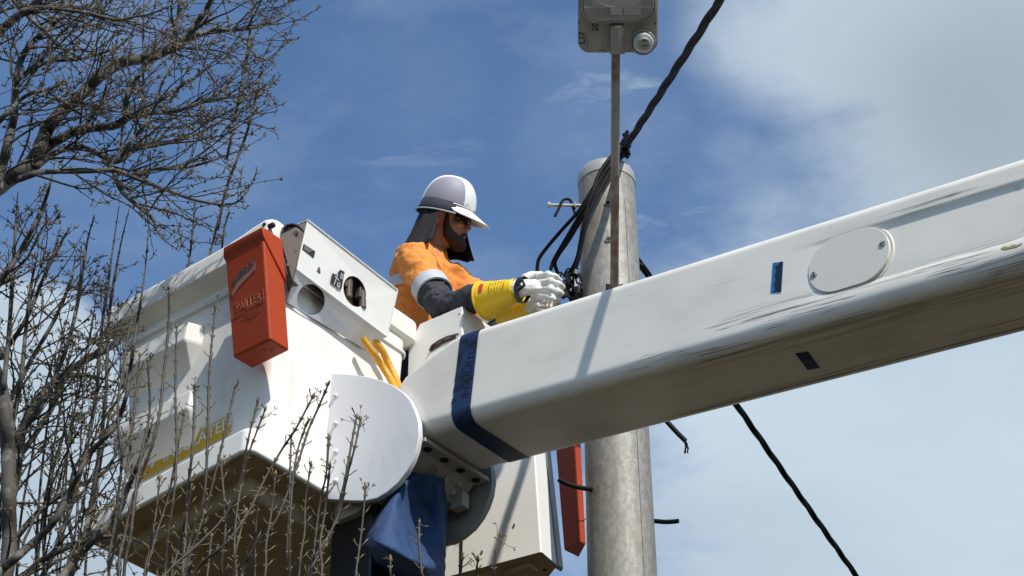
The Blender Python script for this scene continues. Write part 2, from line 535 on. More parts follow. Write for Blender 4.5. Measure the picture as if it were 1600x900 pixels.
def boom_mat():
    """white gelcoat rubbed along the beam: dark scuffs run along x near the lower and upper edges"""
    m = bpy.data.materials.new('scuffed_boom_paint')
    m.use_nodes = True
    nt = m.node_tree
    N = nt.nodes.new
    L = nt.links.new
    b = nt.nodes['Principled BSDF']
    b.inputs['Roughness'].default_value = 0.36
    tc = N('ShaderNodeTexCoord')
    sep = N('ShaderNodeSeparateXYZ')
    L(tc.outputs['Object'], sep.inputs[0])

    def nz(st, detail, rough, off=0.0, dist=0.0):
        mp = N('ShaderNodeMapping')
        mp.inputs['Scale'].default_value = st
        mp.inputs['Location'].default_value = (off, off, off)
        L(tc.outputs['Object'], mp.inputs[0])
        n = N('ShaderNodeTexNoise')
        n.inputs['Scale'].default_value = 1.0
        n.inputs['Detail'].default_value = detail
        n.inputs['Roughness'].default_value = rough
        n.inputs['Distortion'].default_value = dist
        L(mp.outputs[0], n.inputs['Vector'])
        return n.outputs['Fac']

    def rm(x, lo, hi, a=0.0, c=1.0):
        q = N('ShaderNodeMapRange'); q.interpolation_type = 'SMOOTHSTEP'
        L(x, q.inputs[0])
        for i, w in enumerate((lo, hi, a, c)): q.inputs[i + 1].default_value = w
        return q.outputs[0]

    def mul(a, c):
        q = N('ShaderNodeMath'); q.operation = 'MULTIPLY'
        for i, w in enumerate((a, c)):
            if isinstance(w, float): q.inputs[i].default_value = w
            else: L(w, q.inputs[i])
        return q.outputs[0]

    def mixc(c0, c1, f):
        q = N('ShaderNodeMix'); q.data_type = 'RGBA'
        L(f, q.inputs['Factor'])
        if isinstance(c0, tuple): q.inputs['A'].default_value = (*c0, 1)
        else: L(c0, q.inputs['A'])
        q.inputs['B'].default_value = (*c1, 1)
        return q.outputs['Result']

    X, Y, Z = sep.outputs
    c = mixc((0.77, 0.745, 0.675), (0.66, 0.63, 0.555), rm(nz((2, 4, 4), 5, .6), .4, .75))
    c = mixc(c, (.30, .27, .21), mul(rm(nz((14, 14, 14), 6, .6, 3), .66, .76), 0.5))
    xm = rm(X, 0.62, 0.80)                         # scuffs begin past the tape and grow towards the truck
    fine = nz((3.0, 230, 230), 3, .5, 1.3)
    gate = rm(nz((2.4, 12, 12), 3, .55, 6.1), .47, .58)
    streak = mul(rm(fine, .535, .57), gate)
    # low front edge
    zlo = mul(rm(Z, -0.405, -0.37), rm(Z, -0.25, -0.315))
    c = mixc(c, (.035, .03, .022), mul(mul(streak, zlo), mul(xm, 0.78)))
    # wide brown rub on the underside near the front edge
    under = mul(rm(Z, -0.375, -0.392), rm(Y, 0.16, 0.05))
    c = mixc(c, (.09, .07, .04), mul(mul(rm(nz((1.8, 60, 60), 5, .6, 8.2), .45, .56), under), mul(rm(X, 0.75, 1.3), 0.38)))
    ur = mul(rm(Z, -0.375, -0.392), rm(Y, 0.27, 0.33))
    c = mixc(c, (.05, .04, .03), mul(mul(rm(nz((1.4, 70, 70), 3, .5, 4.4), .46, .58), ur), mul(xm, 0.8)))
    # top edge further out
    zhi = rm(Z, -0.14, -0.06)
    c = mixc(c, (.06, .055, .045), mul(mul(mul(rm(nz((2.6, 200, 200), 3, .5, 5.5), .545, .58), gate), zhi), mul(rm(X, 1.3, 1.75), 0.8)))
    # a few long hairline scratches anywhere
    c = mixc(c, (.16, .15, .12), mul(rm(nz((0.9, 60, 60), 2, .4, 7.7), .70, .725), mul(xm, 0.8)))
    L(c, b.inputs['Base Color'])
    L(rm(nz((3, 8, 8), 4, .6, 2.2), .2, .8, .28, .5), b.inputs['Roughness'])
    bp = N('ShaderNodeBump')
    bp.inputs['Distance'].default_value = 0.0012
    L(nz((3, 5, 5), 4, .5, 2.7), bp.inputs['Height'])
    L(bp.outputs[0], b.inputs['Normal'])
    return m


M_boom = boom_mat()

# ------------------------------------------------------------------ ground
g = MB()
g.add([(-1500, -1500, 0), (1500, -1500, 0), (1500, 1500, 0), (-1500, 1500, 0)], [(0, 1, 2, 3)])
setp(g.build('ground', M_grass, smooth=False), kind='structure')

# ------------------------------------------------------------------ utility pole
PX, PY, PTOP = 0.4055, 5.925, 6.580


def pole_r(z): return 0.1203 + (PTOP - z) * 0.0040


pole = thing('utility_pole', 'grey galvanised steel pole standing behind the white boom', 'pole', WORLD, (PX, PY, 0))
m = MB()
zs = [0, 1, 2, 3, 3.5, 4, 4.5, 5, 5.5, 6, 6.2, 6.4, 6.512]
m.loft([[Vector((PX + pole_r(z) * cos(a), PY + pole_r(z) * sin(a), z)) for a in [2 * pi * k / 64 for k in range(64)]] for z in zs], True, True)
m.build('shaft', M_steel, pole)
m = MB()
prof = [(6.509, .1210), (6.509, .1238), (6.537, .1241), (6.559, .1212), (6.575, .114), (6.580, .102), (6.580, .03)]
m.loft([[Vector((PX + r * cos(a), PY + r * sin(a), z)) for a in [2 * pi * k / 64 for k in range(64)]] for z, r in prof], True, True)
m.build('cap', M_steelrim, pole, angle=60)


def pole_pt(u, v, off=0.0):
    """point where the ray of (u, v) meets the pole's skin"""
    d = pix_dir(u, v)
    o = CAM - Vector((PX, PY, 0))
    r = pole_r(5.8) + off
    a = d.x ** 2 + d.y ** 2
    b_ = 2 * (o.x * d.x + o.y * d.y)
    c = o.x ** 2 + o.y ** 2 - r * r
    t = (-b_ - sqrt(max(b_ * b_ - 4 * a * c, 0))) / (2 * a)
    return CAM + d * t


for (u, v) in ((949.5, 317.5), (950.5, 374.5)):
    p = pole_pt(u, v, 0.0)
    n = Vector((p.x - PX, p.y - PY, 0)).normalized()
    m = MB()
    t1 = Vector((0, 0, 1)).cross(n)
    ring = lambda r, o: [p + n * o + t1 * (r * cos(2 * pi * k / 20)) + Vector((0, 0, r * sin(2 * pi * k / 20))) for k in range(20)]
    m.loft([ring(.0125, .003), ring(.0135, .0045), ring(.0125, .0055), ring(.0105, .004)], False, False)
    hl = m.build('bolt_hole', M_steelrim, pole)
    m = MB(); m.loft([ring(.0112, -.001), ring(.0112, .0032)])
    m.build('hole', M_hole, hl)
# weld seam down the shaft
m = MB()
a0 = atan2(pole_pt(997, 730).y - PY, pole_pt(997, 730).x - PX)
rr_ = random.Random(3)
path = []
for k in range(120):
    z = 1.0 + k * 0.045
    a = a0 + rr_.uniform(-.006, .006)
    path.append((PX + (pole_r(z) + .0002) * cos(a), PY + (pole_r(z) + .0002) * sin(a), z))
m.tube(path, 0.0016, 5)
m.build('weld_seam', mat('dark_seam', (.10, .095, .085), .7, .3, 20), pole)
# step bolt with a bent wire hung over it
p0 = atp(897, 321, 5.74); p1 = atp(860, 320.5, 5.74)
m = MB(); m.tube([p0 + (p0 - p1) * .5, p1], .0068, 10); m.tube([p1, p1 + (p1 - p0) * .1], .013, 10); m.tube([p0 + (p0 - p1) * 0.0, p0 + (p0 - p1) * .08], .016, 6)
m.build('step_bolt', M_steelrim, pole, bevel=0)

# ------------------------------------------------------------------ the near bucket
bkt = thing('lift_bucket', 'white fibreglass lift bucket with two moulded side steps and a yellow strip of lettering', 'bucket', LIFT, (-.45, .45, -1.04), )


def lipz(x, y):
    d = sqrt((x + .03) ** 2 + (y - .03) ** 2)
    e = sqrt((x + .96) ** 2 + (y - .03) ** 2)
    return .030 * math.exp(-(d / .16) ** 2) + .012 * math.exp(-(e / .08) ** 2)


def shell(x0, x1, y0, y1, prof, r, n=6, zf=None):
    rings = []
    for inset, z in prof:
        ring = []
        rr = max(r - inset, .012)
        for (x, y) in rrect(x0 + inset, x1 - inset, y0 + inset, y1 - inset, rr, n):
            ring.append(Vector((x, y, z + (zf(x, y) if zf and z > -.07 else 0))))
        rings.append(ring)
    return rings


def dense(rings, k=8):
    out = []
    for ring in rings:
        nr = []
        for i in range(len(ring)):
            a, b = ring[i], ring[(i + 1) % len(ring)]
            q = k if (b - a).length > .2 else 1
            for j in range(q):
                nr.append(a.lerp(b, j / q))
        out.append(nr)
    return out


# body wall, tapering to the floor
m = MB()
body = []
for t in [0, .1, .3, .5, .7, .9, 1.0]:
    z = -.12 + t * (-.95 + .12)
    body.append([Vector((x, y, z + (.07 * x / .9 if t == 1 else 0))) for x, y in rrect(-.91 + .12 * t, -.02 - .008 * t, .072 + .04 * t, .84 - .04 * t, .045, 8)])
m.loft(body, False, False)
inner = [[Vector((x, y, z)) for x, y in rrect(-.895 + .12 * t, -.035 - .008 * t, .087 + .04 * t, .825 - .04 * t, .035, 8)] for t, z in ((1, -.93), (0, -.02))]
m.loft(inner, True, False)
wall = m.build('wall', M_white, bkt, wn=True)
# lip
zl = lambda x, y: lipz(x, y)
prof = [(.10, -.02), (.085, -.004), (.03, 0), (.012, -.003), (.003, -.012), (0, -.026), (0, -.10), (.003, -.108), (.012, -.113), (.05, -.133), (.075, -.15), (.09, -.165)]
rings = []
for inset, z in prof:
    ring = []
    for (x, y) in rrect(-.985 + inset, 0 - inset, 0 + inset, .895 - inset, max(.045 - inset * .3, .02), 6):
        ring.append((x, y))
    q = []
    for i in range(len(ring)):
        a, b = ring[i], ring[(i + 1) % len(ring)]
        k = 14 if sqrt((a[0] - b[0]) ** 2 + (a[1] - b[1]) ** 2) > .2 else 1
        for j in range(k):
            x = a[0] + (b[0] - a[0]) * j / k; y = a[1] + (b[1] - a[1]) * j / k
            w = 1.0 if z > -.03 else 0
            q.append(Vector((x, y, z + lipz(x, y) * w)))
    rings.append(q)
m = MB(); m.loft(rings, False, False)
lip = m.build('lip', M_lip, bkt, angle=50, wn=True)
# moulded seam under the lip
m = MB()
m.loft([[Vector((x, y, z)) for x, y in rrect(-.915 + i, -.015 - i, .055 + i, .845 - i, .05, 6)] for i, z in ((0, -.178), (-.004, -.182), (-.004, -.192), (0, -.196))], False, False)
m.build('seam_strip', M_white, bkt)
# drain plug near the corner of the lip
c = lp(424, 353, x=.0); c2 = lp(413, 351, y=0.0)
m = MB(); m.tube([c + Vector((-.01, 0, 0)), c + Vector((.012, 0, 0))], .012, 14); m.tube([c + Vector((.012, 0, 0)), c + Vector((.016, 0, 0))], .0075, 12)
m.build('bolt', M_black, bkt)
m = MB(); m.tube([c2 + Vector((0, -.004, 0)), c2 + Vector((0, .01, 0))], .008, 12)
m.build('bolt', M_hole, bkt)
# two hollow steps moulded out of the side
for z0, z1, xr in ((-.288, -.372, -.415), (-.634, -.718, -.345)):
    xl = -.83 if z0 > -.5 else -.80
    yw = .125
    yf = .012
    xw = xr + .05
    m = MB()
    A = (xr + .012, yw, z0 + .012); B = (xr - .022, yf, z0); C = (xr - .030, yf, z1); D = (xr + .004, yw, z1 + .012); E = (xr - .085, yw, z1 - .135)
    A2 = (xl, yw, z0 + .012); B2 = (xl, yf, z0); C2 = (xl, yf, z1); E2 = (xl, yw, z1 - .135)
    m.add([A, B, C, D, E, A2, B2, C2, E2], [(0, 1, 6, 5), (1, 2, 7, 6), (2, 4, 8, 7), (0, 3, 2, 1), (2, 3, 4), (5, 6, 7, 8), (0, 5, 8, 4, 3)])
    m.build('step', M_white, bkt, bevel=.009, seg=4, angle=22)
# foot flange and stepped floor
m = MB()
fl = [(.14, -.935), (.012, -.938), (.004, -.942), (0, -.952), (0, -1.030), (.004, -1.038), (.012, -1.040), (.13, -1.040), (.145, -1.036), (.155, -1.02), (.165, -1.0), (.18, -.992), (.24, -.99)]
m.loft([[Vector((x, y, z + .062 * x / .9)) for x, y in rrect(-.90 + i, .0 - i, .0 + i, .885 - i, max(.03, .045 - i * .2), 5)] for i, z in fl], False, True)
m.build('floor_flange', M_white, bkt, angle=50, wn=True)
# the floor seen from below, its own shade put into the brown
m = MB()
fl = [(.016, -1.0425), (.120, -1.0425), (.128, -1.046), (.136, -1.058), (.142, -1.085), (.150, -1.097), (.166, -1.103), (.24, -1.104)]
m.loft([[Vector((x, y, z + .062 * x / .9)) for x, y in rrect(-.90 + i, .0 - i, .0 + i, .885 - i, max(.03, .045 - i * .2), 5)] for i, z in fl], False, True)
m.build('underside', M_under, bkt, angle=60, wn=True)


def wall_y(z): return .072 + .04 * (-.12 - z) / .83


def on_wall(u, v, off=.009):
    q = lp(u, v, y=.085)
    for _ in range(4): q = lp(u, v, y=wall_y(q.z))
    return q + Vector((0, -off, 0))


st = [on_wall(*q) for q in ((222, 752), (361, 678), (361, 650), (224, 722))]
m = MB()
m.prism(st, (0, .0015, 0))
stk = m.build('sticker', M_yellowtape, bkt, smooth=False)
pl = (st[0] + st[3]) * .5; pr = (st[1] + st[2]) * .5
X = (pr - pl).normalized()
text_mesh('lettering', 'L V  INSULATED', .070, M_stickertext, stk, (pl + pr) * .5 + Vector((0, -.0016, .006)), X, st[3] - st[0], .0008, bold=.0004, width=1.02)

# ---- control housing on the lip
hz = MB()
FTL, FTR = lp(480.5, 344, y=.10), lp(621, 453.6, y=.62)
FBL, FBR = lp(463, 420.5, y=.10), lp(604, 526, y=.62)
RBL, RBR = lp(448, 472, x=-.012), lp(567, 544, x=-.012)
RTL, RTR = Vector((0.002, .10, .02)), Vector((0.002, .60, .005))


def holed(corners, c, r, n=28, ell=1.0, notch=None):
    """flat plate with a round hole"""
    bm = bmesh.new()
    C = [Vector(q) for q in corners]
    nrm = (C[1] - C[0]).cross(C[3] - C[0]).normalized()
    e1 = (C[1] - C[0]).normalized(); e2 = nrm.cross(e1)
    c = C[0] + (c - C[0]) - nrm * (c - C[0]).dot(nrm)
    ov = [bm.verts.new(q) for q in C]
    hv = [bm.verts.new(c + e1 * (r * cos(2 * pi * k / n)) + e2 * (r * ell * sin(2 * pi * k / n))) for k in range(n)]
    for L_ in (ov, hv):
        for i in range(len(L_)): bm.edges.new((L_[i], L_[(i + 1) % len(L_)]))
    bmesh.ops.triangle_fill(bm, use_beauty=True, use_dissolve=False, edges=bm.edges[:])
    mm = MB()
    bm.verts.index_update()
    mm.add([v.co.copy() for v in bm.verts], [[v.index for v in f.verts] for f in bm.faces])
    bm.free()
    return mm


def ray_plane(u, v, P, n):
    d = FR.transposed() @ pix_dir(u, v)
    o = FR.transposed() @ (CAM - FO)
    t = (P - o).dot(n) / d.dot(n)
    return o + d * t


nf = (FTR - FTL).cross(FBL - FTL).normalized()
nb = (FBR - FBL).cross(RBL - FBL).normalized()
hc = ray_plane(556.2, 454.7, FTL, nf)
hb = ray_plane(487.4, 468.9, FBL, nb)
cover = holed([FBL, FBR, FTR, FTL], hc, .0635).build('control_housing', M_white, bkt, smooth=False, fix=True, label='white sheet metal housing with two round openings on the bucket lip')
md = cover.modifiers.new('thick', 'SOLIDIFY'); md.thickness = .004; md.offset = -1
hn = holed([RBL, RBR, FBR, FBL], hb, .070, ell=.86)
btm = hn.build('bottom_plate', M_plate, cover, smooth=False)
md = btm.modifiers.new('thick', 'SOLIDIFY'); md.thickness = .004; md.offset = 0
m = MB(); m.prism([FTR, FBR, RBR, RTR], (0, -.004, 0)); m.prism([FTL, FTR, RTR, RTL], (0, 0, .004))
m.build('end_plate', M_plate, cover, smooth=False)
# folded edge along the front of the box
m = MB(); m.tube([FBL, FBR], .0045, 8); m.tube([FTL, FTR], .0045, 8); m.tube([FTR, FBR], .004, 8)
m.build('fold', M_plate, cover)
# inside: brown valve bracket and spools
m = MB()
bx = lambda u, v, x: lp(u, v, x=x)
tri = [lp(437, 368, x=.012), lp(480, 345, x=.088), lp(457, 437, x=.052), lp(466, 446, x=.030), lp(449, 455, x=.0)]
m.prism(tri, (0, .006, 0))
m.prism([FTL + Vector((-.06, .012, -.012)), FTR + Vector((-.06, -.02, -.012)), FBR + Vector((-.055, -.02, .02)), FBL + Vector((-.04, .012, .02))], (-.004, 0, 0))
m.build('valve_bracket', M_brownmetal, cover, smooth=False)
m = MB()
for k, y in enumerate((.2, .3, .38, .46)):
    q = FTL.lerp(FTR, (y - .1) / .52)
    m.tube([q + Vector((-.045, 0, -.03)), q + Vector((-.042, .01, -.17))], .016, 10)
    m.box((q.x - .06, y - .02, q.z - .13), (q.x - .032, y + .02, q.z - .08))
m.build('valve_spool', M_brownmetal, cover, bevel=.003)
# selector knob and lever at the open end
kc = lp(459, 368, y=.085)
kn = Vector((.55, -.75, -.25)).normalized()
m = MB()
k1 = kn.orthogonal().normalized(); k2 = kn.cross(k1)
hexr = lambda r, o, n=14: [kc + kn * o + k1 * (r * cos(2 * pi * k / n)) + k2 * (r * sin(2 * pi * k / n)) * 1.25 for k in range(n)]
m.loft([hexr(.046, -.03), hexr(.047, 0), hexr(.040, .008), hexr(.036, .006), hexr(.034, -.001)])
knob = m.build('selector_knob', M_black, cover)
m = MB()
sd = (lp(466, 362, y=.085) - lp(453, 374, y=.085)).normalized(); sq = kn.cross(sd)
m.prism([kc + sd * .026 - sq * .009 + kn * .002, kc + sd * .026 + sq * .009 + kn * .002, kc - sd * .026 + sq * .009 + kn * .002, kc - sd * .026 - sq * .009 + kn * .002], kn * .012)
m.build('grip_bar', M_knuckle, knob, bevel=.003)
m = MB()
m.tube([lp(463, 391, y=.09), lp(452, 409, y=.085), lp(448, 421, y=.08)], .006, 8)
m.ball(lp(449.5, 416, y=.075), .011)
m.build('lever', M_rust, cover)
m = MB(); m.tube([lp(447, 395, y=.08), lp(444, 408, y=.06), lp(448, 430, y=.07)], .004, 8)
m.build('control_wire', M_black, cover)


# printed labels on the face
def face_patch(px, off=.0015):
    return [ray_plane(u, v, FTL, nf) + nf * (off * (1 if nf.x > 0 else -1)) for u, v in px]


m = MB(); q = face_patch([(474, 381), (492, 393), (490, 402.5), (472, 389)]); m.prism(q, -nf * .001)
lb = m.build('label_plate', M_label, cover, smooth=False)
m = MB()
for k in range(3):
    a = q[3].lerp(q[0], .25 + .25 * k); b = q[2].lerp(q[1], .25 + .25 * k)
    m.tube([a.lerp(b, .08) + Vector((.001, 0, 0)), a.lerp(b, .55 + .1 * k) + Vector((.001, 0, 0))], .0011, 4)
m.build('print_line', M_labeltext, lb)
m = MB()
q1 = face_patch([(519, 427), (525, 429.5), (531, 421.5), (538, 425), (533, 452), (516, 441)]); m.prism(q1, -nf * .001)
lb = m.build('label_plate', M_label, cover, smooth=False)
m = MB()
def fl_(*a): return [x + Vector((.0015, 0, 0)) for x in face_patch(a)]
for seg in ([(522, 432), (529, 439)], [(527, 428.5), (521, 445)], [(532.5, 427), (531, 436)], [(535, 428), (533.5, 437)], [(527, 441), (526, 447)], [(530, 442), (529, 449)], [(525.5, 447), (529.5, 449.5)]):
    m.tube(fl_(*seg), .0022, 4)
m.build('diagram', M_labeltext, lb)

# ---- hoses running out of the housing into the boom end
hs_g = 'yellow hydraulic hoses between the control housing and the boom'
for lab, pts in (('outer yellow hydraulic hose from the housing down behind the round plate', [(566, 528, .04, .52), (583, 551, .05, .50), (596, 570, .04, .47), (612, 596, .07, .455), (628, 630, .15, .455)]),
                 ('inner yellow hydraulic hose beside the lip, next to a twin hose', [(578, 524, .02, .55), (596, 546, .03, .54), (607, 568, .03, .51), (620, 596, .06, .49), (634, 630, .15, .48)])):
    P = []
    for u, v, x, y in pts:
        P.append(tuple(lp(u, v, x=x)))
    m = MB()
    sp = spline(P, 14)
    m.tube(sp, [.0145 + .0011 * (1 if (i % 7) < 1 else 0) for i in range(len(sp))], 14)
    o = m.build('hydraulic_hose', M_hose, None, LIFT, P[0], label=lab, cat='hose', group=hs_g)

# ------------------------------------------------------------------ orange pouches
def pouch(base, ex, ey, ez, w, d, h, label, written):
    """hanging box pouch: ex across the front, ey into the depth (away from us), ez up; base = near lower corner of the front"""
    t = thing('tool_pouch', label, 'pouch', LIFT, base, 'orange plastic pouches hung on the buckets')
    ex, ey, ez = [Vector(q).normalized() for q in (ex, ey, ez)]
    base = Vector(base)
    P = lambda a, b, c: base + ex * (a * w) + ey * (b * d) + ez * (c * h)
    m = MB()
    m.loft([[P(-1 + .02, .03, 0), P(-.03, .03, 0), P(-.03, 1, 0), P(-.98, 1, 0)], [P(-1, 0, .93), P(0, 0, .93), P(0, 1, .93), P(-1, 1, .93)]])
    m.build('pouch_body', M_orange, t, bevel=.010, seg=4)
    # lid, deeper towards the back
    e = .035
    m = MB()
    a = [P(-1 - e, -e * 1.2, .905), P(e, -e * 1.2, .905), P(e, 1.02, .60), P(-1 - e, 1.02, .60)]
    bq = [P(-1 - e * .5, -e, 1.0), P(e * .5, -e, 1.0), P(e * .5, 1.0, 1.0), P(-1 - e * .5, 1.0, 1.0)]
    m.loft([a, bq])
    m.build('lid', M_orange, t, bevel=.007, seg=3)
    if written:
        f = lambda a, c, o=.0015: P(a, .03 - .03 * c / .93, c) - ey * o
        # torn label and its residue
        m = MB()
        zz = [(-.83, .665), (-.63, .715), (-.40, .735), (-.27, .775), (-.26, .715), (-.42, .67), (-.6, .655), (-.80, .605)]
        m.prism([f(*q) for q in zz], -ey * .0008); m.build('torn_label', M_patchdark, t, smooth=False)
        m = MB()
        zz = [(-.88, .555), (-.80, .60), (-.6, .65), (-.42, .665), (-.24, .71), (-.23, .655), (-.5, .61), (-.72, .57), (-.86, .515)]
        m.prism([f(*q) for q in zz], -ey * .0006); m.build('label_residue', M_patchpale, t, smooth=False)
        text_mesh('embossed_lettering', 'PAILLER', .052, M_emboss, t, f(-.48, .400), ex, ez, .0010, bold=.0002, width=.72)
        text_mesh('embossed_lettering', 'INSULATOR', .017, M_emboss, t, f(-.36, .352), ex, ez, .001, width=.8)
        m = MB()
        A = [(-.93, .335), (-.90, .445), (-.10, .455), (-.10, .345)]
        for i, j in ((0, 1), (1, 2), (2, 3), (0, 3)):
            m.tube([f(*A[i]), f(*A[j])], .0009, 4)
        for (x0, x1, z) in ((-.62, -.22, .318), (-.60, -.25, .303), (-.68, -.16, .286), (-.50, -.27, .270)):
            n = 18
            for k in range(n):
                xa = x0 + (x1 - x0) * k / n
                m.tube([f(xa, z), f(xa + (x1 - x0) / n * .7, z)], .0008, 4)
        m.build('embossed_frame', M_emboss, t)
        m = MB()
        for q in ((-.35, .35), (-.25, .55)):
            p_ = P(q[0], q[1], 0); m.tube([p_ + ez * .002, p_ - ez * .0012], .004, 8)
        m.build('drain_hole', M_hole, t)
    # hanging hook over the lip
    m = MB(); m.prism([P(-.75, .6, .95), P(-.25, .6, .95), P(-.25, 1.15, 1.04), P(-.75, 1.15, 1.04)], ez * .004)
    m.build('hook', M_brownmetal, t)
    return t


pouch((.100, -.035, -.628), (1, 0, 0), (0, 1, .03), (-.02, -.19, 1), .205, .105, .478, 'orange plastic pouch with embossed lettering hung on the near bucket corner', True)

# ------------------------------------------------------------------ boom
def boomL(u, v):
    """photo pixel to boom-frame (x, z) on the boom's front face"""
    q = lp(u, v, y=.44)
    d = q - Vector((.70, .44, -.568))
    return Vector((d.x * cos(BETA) - d.z * sin(BETA), 0, d.x * sin(BETA) + d.z * cos(BETA)))


boom = thing('lift_boom', 'long white fibreglass boom arm with dark scuffs and an oval cover plate', 'boom', BOOM, (0, 0, 0))
BW, BH = .365, .392


def boom_ring(x, z0=0.0, z1=-BH, rec=0.0, off=0.0, y0=0.0, y1=BW, rb=.055, rt=.042):
    """section at x, starting at the top rear and going over the front; rec sinks the moulded panel"""
    pts = []
    def arc(cy, cz, r, a0, a1, n):
        for k in range(n + 1):
            a = radians(a0 + (a1 - a0) * k / n)
            pts.append((cy + (r + off) * cos(a), cz + (r + off) * sin(a)))
    arc(y1 - rt, z0 - rt, rt, 0, 90, 5)
    arc(y0 + rt, z0 - rt, rt, 90, 180, 6)
    H = z0 - z1
    for fz, q in ((.215, 0), (.245, .35), (.27, 1), (.50, 1), (.73, 1), (.755, .6), (.80, 0)):
        pts.append((y0 + rec * q - off, z0 - H * fz))
    arc(y0 + rb, z1 + rb, rb, 180, 270, 10)
    # shallow channel on the underside
    for fy, q in ((.26, 0), (.275, 1), (.72, 1), (.735, 0)):
        pts.append((y0 + (y1 - y0) * fy, z1 - off + rec * .25 * q))
    arc(y1 - rb * .7, z1 + rb * .7, rb * .7, 270, 360, 6)
    return [Vector((x, y, z)) for y, z in pts]


secs = [boom_ring(-.385, -.145, -BH + .075, rb=.05, rt=.05, y0=.012, y1=BW - .012), boom_ring(-.375, -.128, -BH + .045, rb=.05, rt=.05, y0=.004, y1=BW - .004), boom_ring(-.350, -.108, -BH + .012), boom_ring(-.30, -.080, -BH + .003), boom_ring(-.22, -.043), boom_ring(-.15, -.013), boom_ring(-.115, -.003), boom_ring(-.08, 0)]
for x in [0, .3, .6, .9, 1.2, 1.30]: secs.append(boom_ring(x))
for k in range(1, 9):
    t = k / 8
    secs.append(boom_ring(1.30 + .30 * t, rec=.011 * (3 * t * t - 2 * t ** 3)))
for x in [1.8, 2.1, 2.6, 3.2, 4, 5, 6.5]: secs.append(boom_ring(x, rec=.011))
m = MB(); m.loft(secs)
m.build('beam', M_boom, boom, angle=75, wn=True)

# navy tape round the tip
def band(x0, x1, off=.0022, tilt=0.012):
    mm = MB()
    A = boom_ring(x0, off=off); B = boom_ring(x1, off=off)
    for q in A: q.x += tilt * (q.z / -BH)
    for q in B: q.x += tilt * (q.z / -BH)
    mm.loft([A, B], False, False)
    return mm
bd = band(-.092, -.002).build('tape_band', M_navy, boom, angle=75)
bx0 = -.050
text_mesh('tape_lettering', 'INSULATOR', .042, M_navytext, bd, Vector((-.022, -.0030, -.175)), (0.02, 0, 1), (-1, 0, .02), .0004, width=1.1)
for k in range(6):
    z = -.05 - k * .05
    m = MB()
    m.prism([Vector((-.086, -.0028, z + .012)), Vector((-.086, -.0028, z - .014)), Vector((-.072, -.0028, z - .006)), Vector((-.060, -.0028, z)), Vector((-.072, -.0028, z + .008))], (0, .0005, 0))
    m.build('printed_arrow', M_navytext, bd, smooth=False)

# oval cover plate in its moulded rim
def stadium(cx, cz, L_, r, tilt, n=14):
    out = []
    for s in (1, -1):
        for k in range(n + 1):
            a = radians(-90 + 180 * k / n) + (0 if s > 0 else pi)
            x = s * L_ + r * cos(a); z = r * sin(a)
            out.append((cx + x * cos(tilt) - z * sin(tilt), cz + x * sin(tilt) + z * cos(tilt)))
    return out
cx, cz = 1.532, -.194
rim = MB()
rg = lambda r, y: [Vector((x, y, z)) for x, z in stadium(cx, cz, .042 + 0, r, .02)]
rim.loft([rg(.116, .0130), rg(.1125, .0088), rg(.108, .0080), rg(.1045, .0105)], False, False)
rim.build('cover_rim', M_boom, boom, angle=60)
m = MB(); m.loft([rg(.1015, .012), rg(.1015, .0004), rg(.1003, -.0006)])
cv = m.build('oval_cover', mat('off_white_cover', (.66, .635, .575), .5, .03, 4, dirt=[((.4, .37, .3), .3, 12, None, .6, .8)]), boom, angle=18)
for sx, sz in ((-.121, -.018), (.121, .022)):
    m = MB()
    c = Vector((cx + sx, 0, cz + sz))
    r_ = lambda r, y: [c + Vector((r * cos(2 * pi * k / 18), y, r * sin(2 * pi * k / 18))) for k in range(18)]
    m.loft([r_(.0115, -.0002), r_(.0115, -.0030), r_(.0098, -.0040)])
    sc = m.build('screw', M_knuckle, cv)
    m = MB()
    a = radians(20 if sx > 0 else -75); e1 = Vector((cos(a), 0, sin(a))); e2 = Vector((-sin(a), 0, cos(a)))
    m.prism([c + e1 * .009 + e2 * .002 + Vector((0, -.0046, 0)), c + e1 * .009 - e2 * .002 + Vector((0, -.0046, 0)), c - e1 * .009 - e2 * .002 + Vector((0, -.0046, 0)), c - e1 * .009 + e2 * .002 + Vector((0, -.0046, 0))], (0, .001, 0))
    m.build('slot', M_hole, sc, smooth=False)

# blue stickers, front and underside
q = [boomL(*p) for p in ((1208, 411), (1224, 409), (1221, 456), (1204.5, 458))]
m = MB(); m.prism([Vector((p.x, -.0015, p.z)) for p in q], (0, .0012, 0))
s1 = m.build('blue_sticker', M_bluetape, boom, smooth=False)
m = MB()
for k in range(3):
    t = .2 + .3 * k
    a = q[0].lerp(q[3], t); b = q[1].lerp(q[2], t); c_ = a.lerp(b, .25); d_ = a.lerp(b, .70)
    m.prism([Vector((p.x, -.0024, p.z)) for p in (c_ + Vector((0, 0, .008)), d_ + Vector((0, 0, .014)), d_ + Vector((0, 0, -.018)), c_ + Vector((0.0, 0, -.022)), c_.lerp(d_, .4) + Vector((0, 0, -.008)))], (0, .0008, 0))
m.prism([Vector((p.x, -.0024, p.z)) for p in (q[0].lerp(q[1], .66), q[1], q[2], q[3].lerp(q[2], .66))], (0, .0008, 0))
m.build('sticker_print', M_navytext, s1, smooth=False)
m = MB(); m.prism([Vector((x, y, -BH + .0012)) for x, y in ((1.267, .134), (1.308, .142), (1.289, .249), (1.248, .242))], (0, 0, -.0035))
m.build('blue_sticker', M_navy, boom, smooth=False, label='dark blue sticker on the underside of the boom')
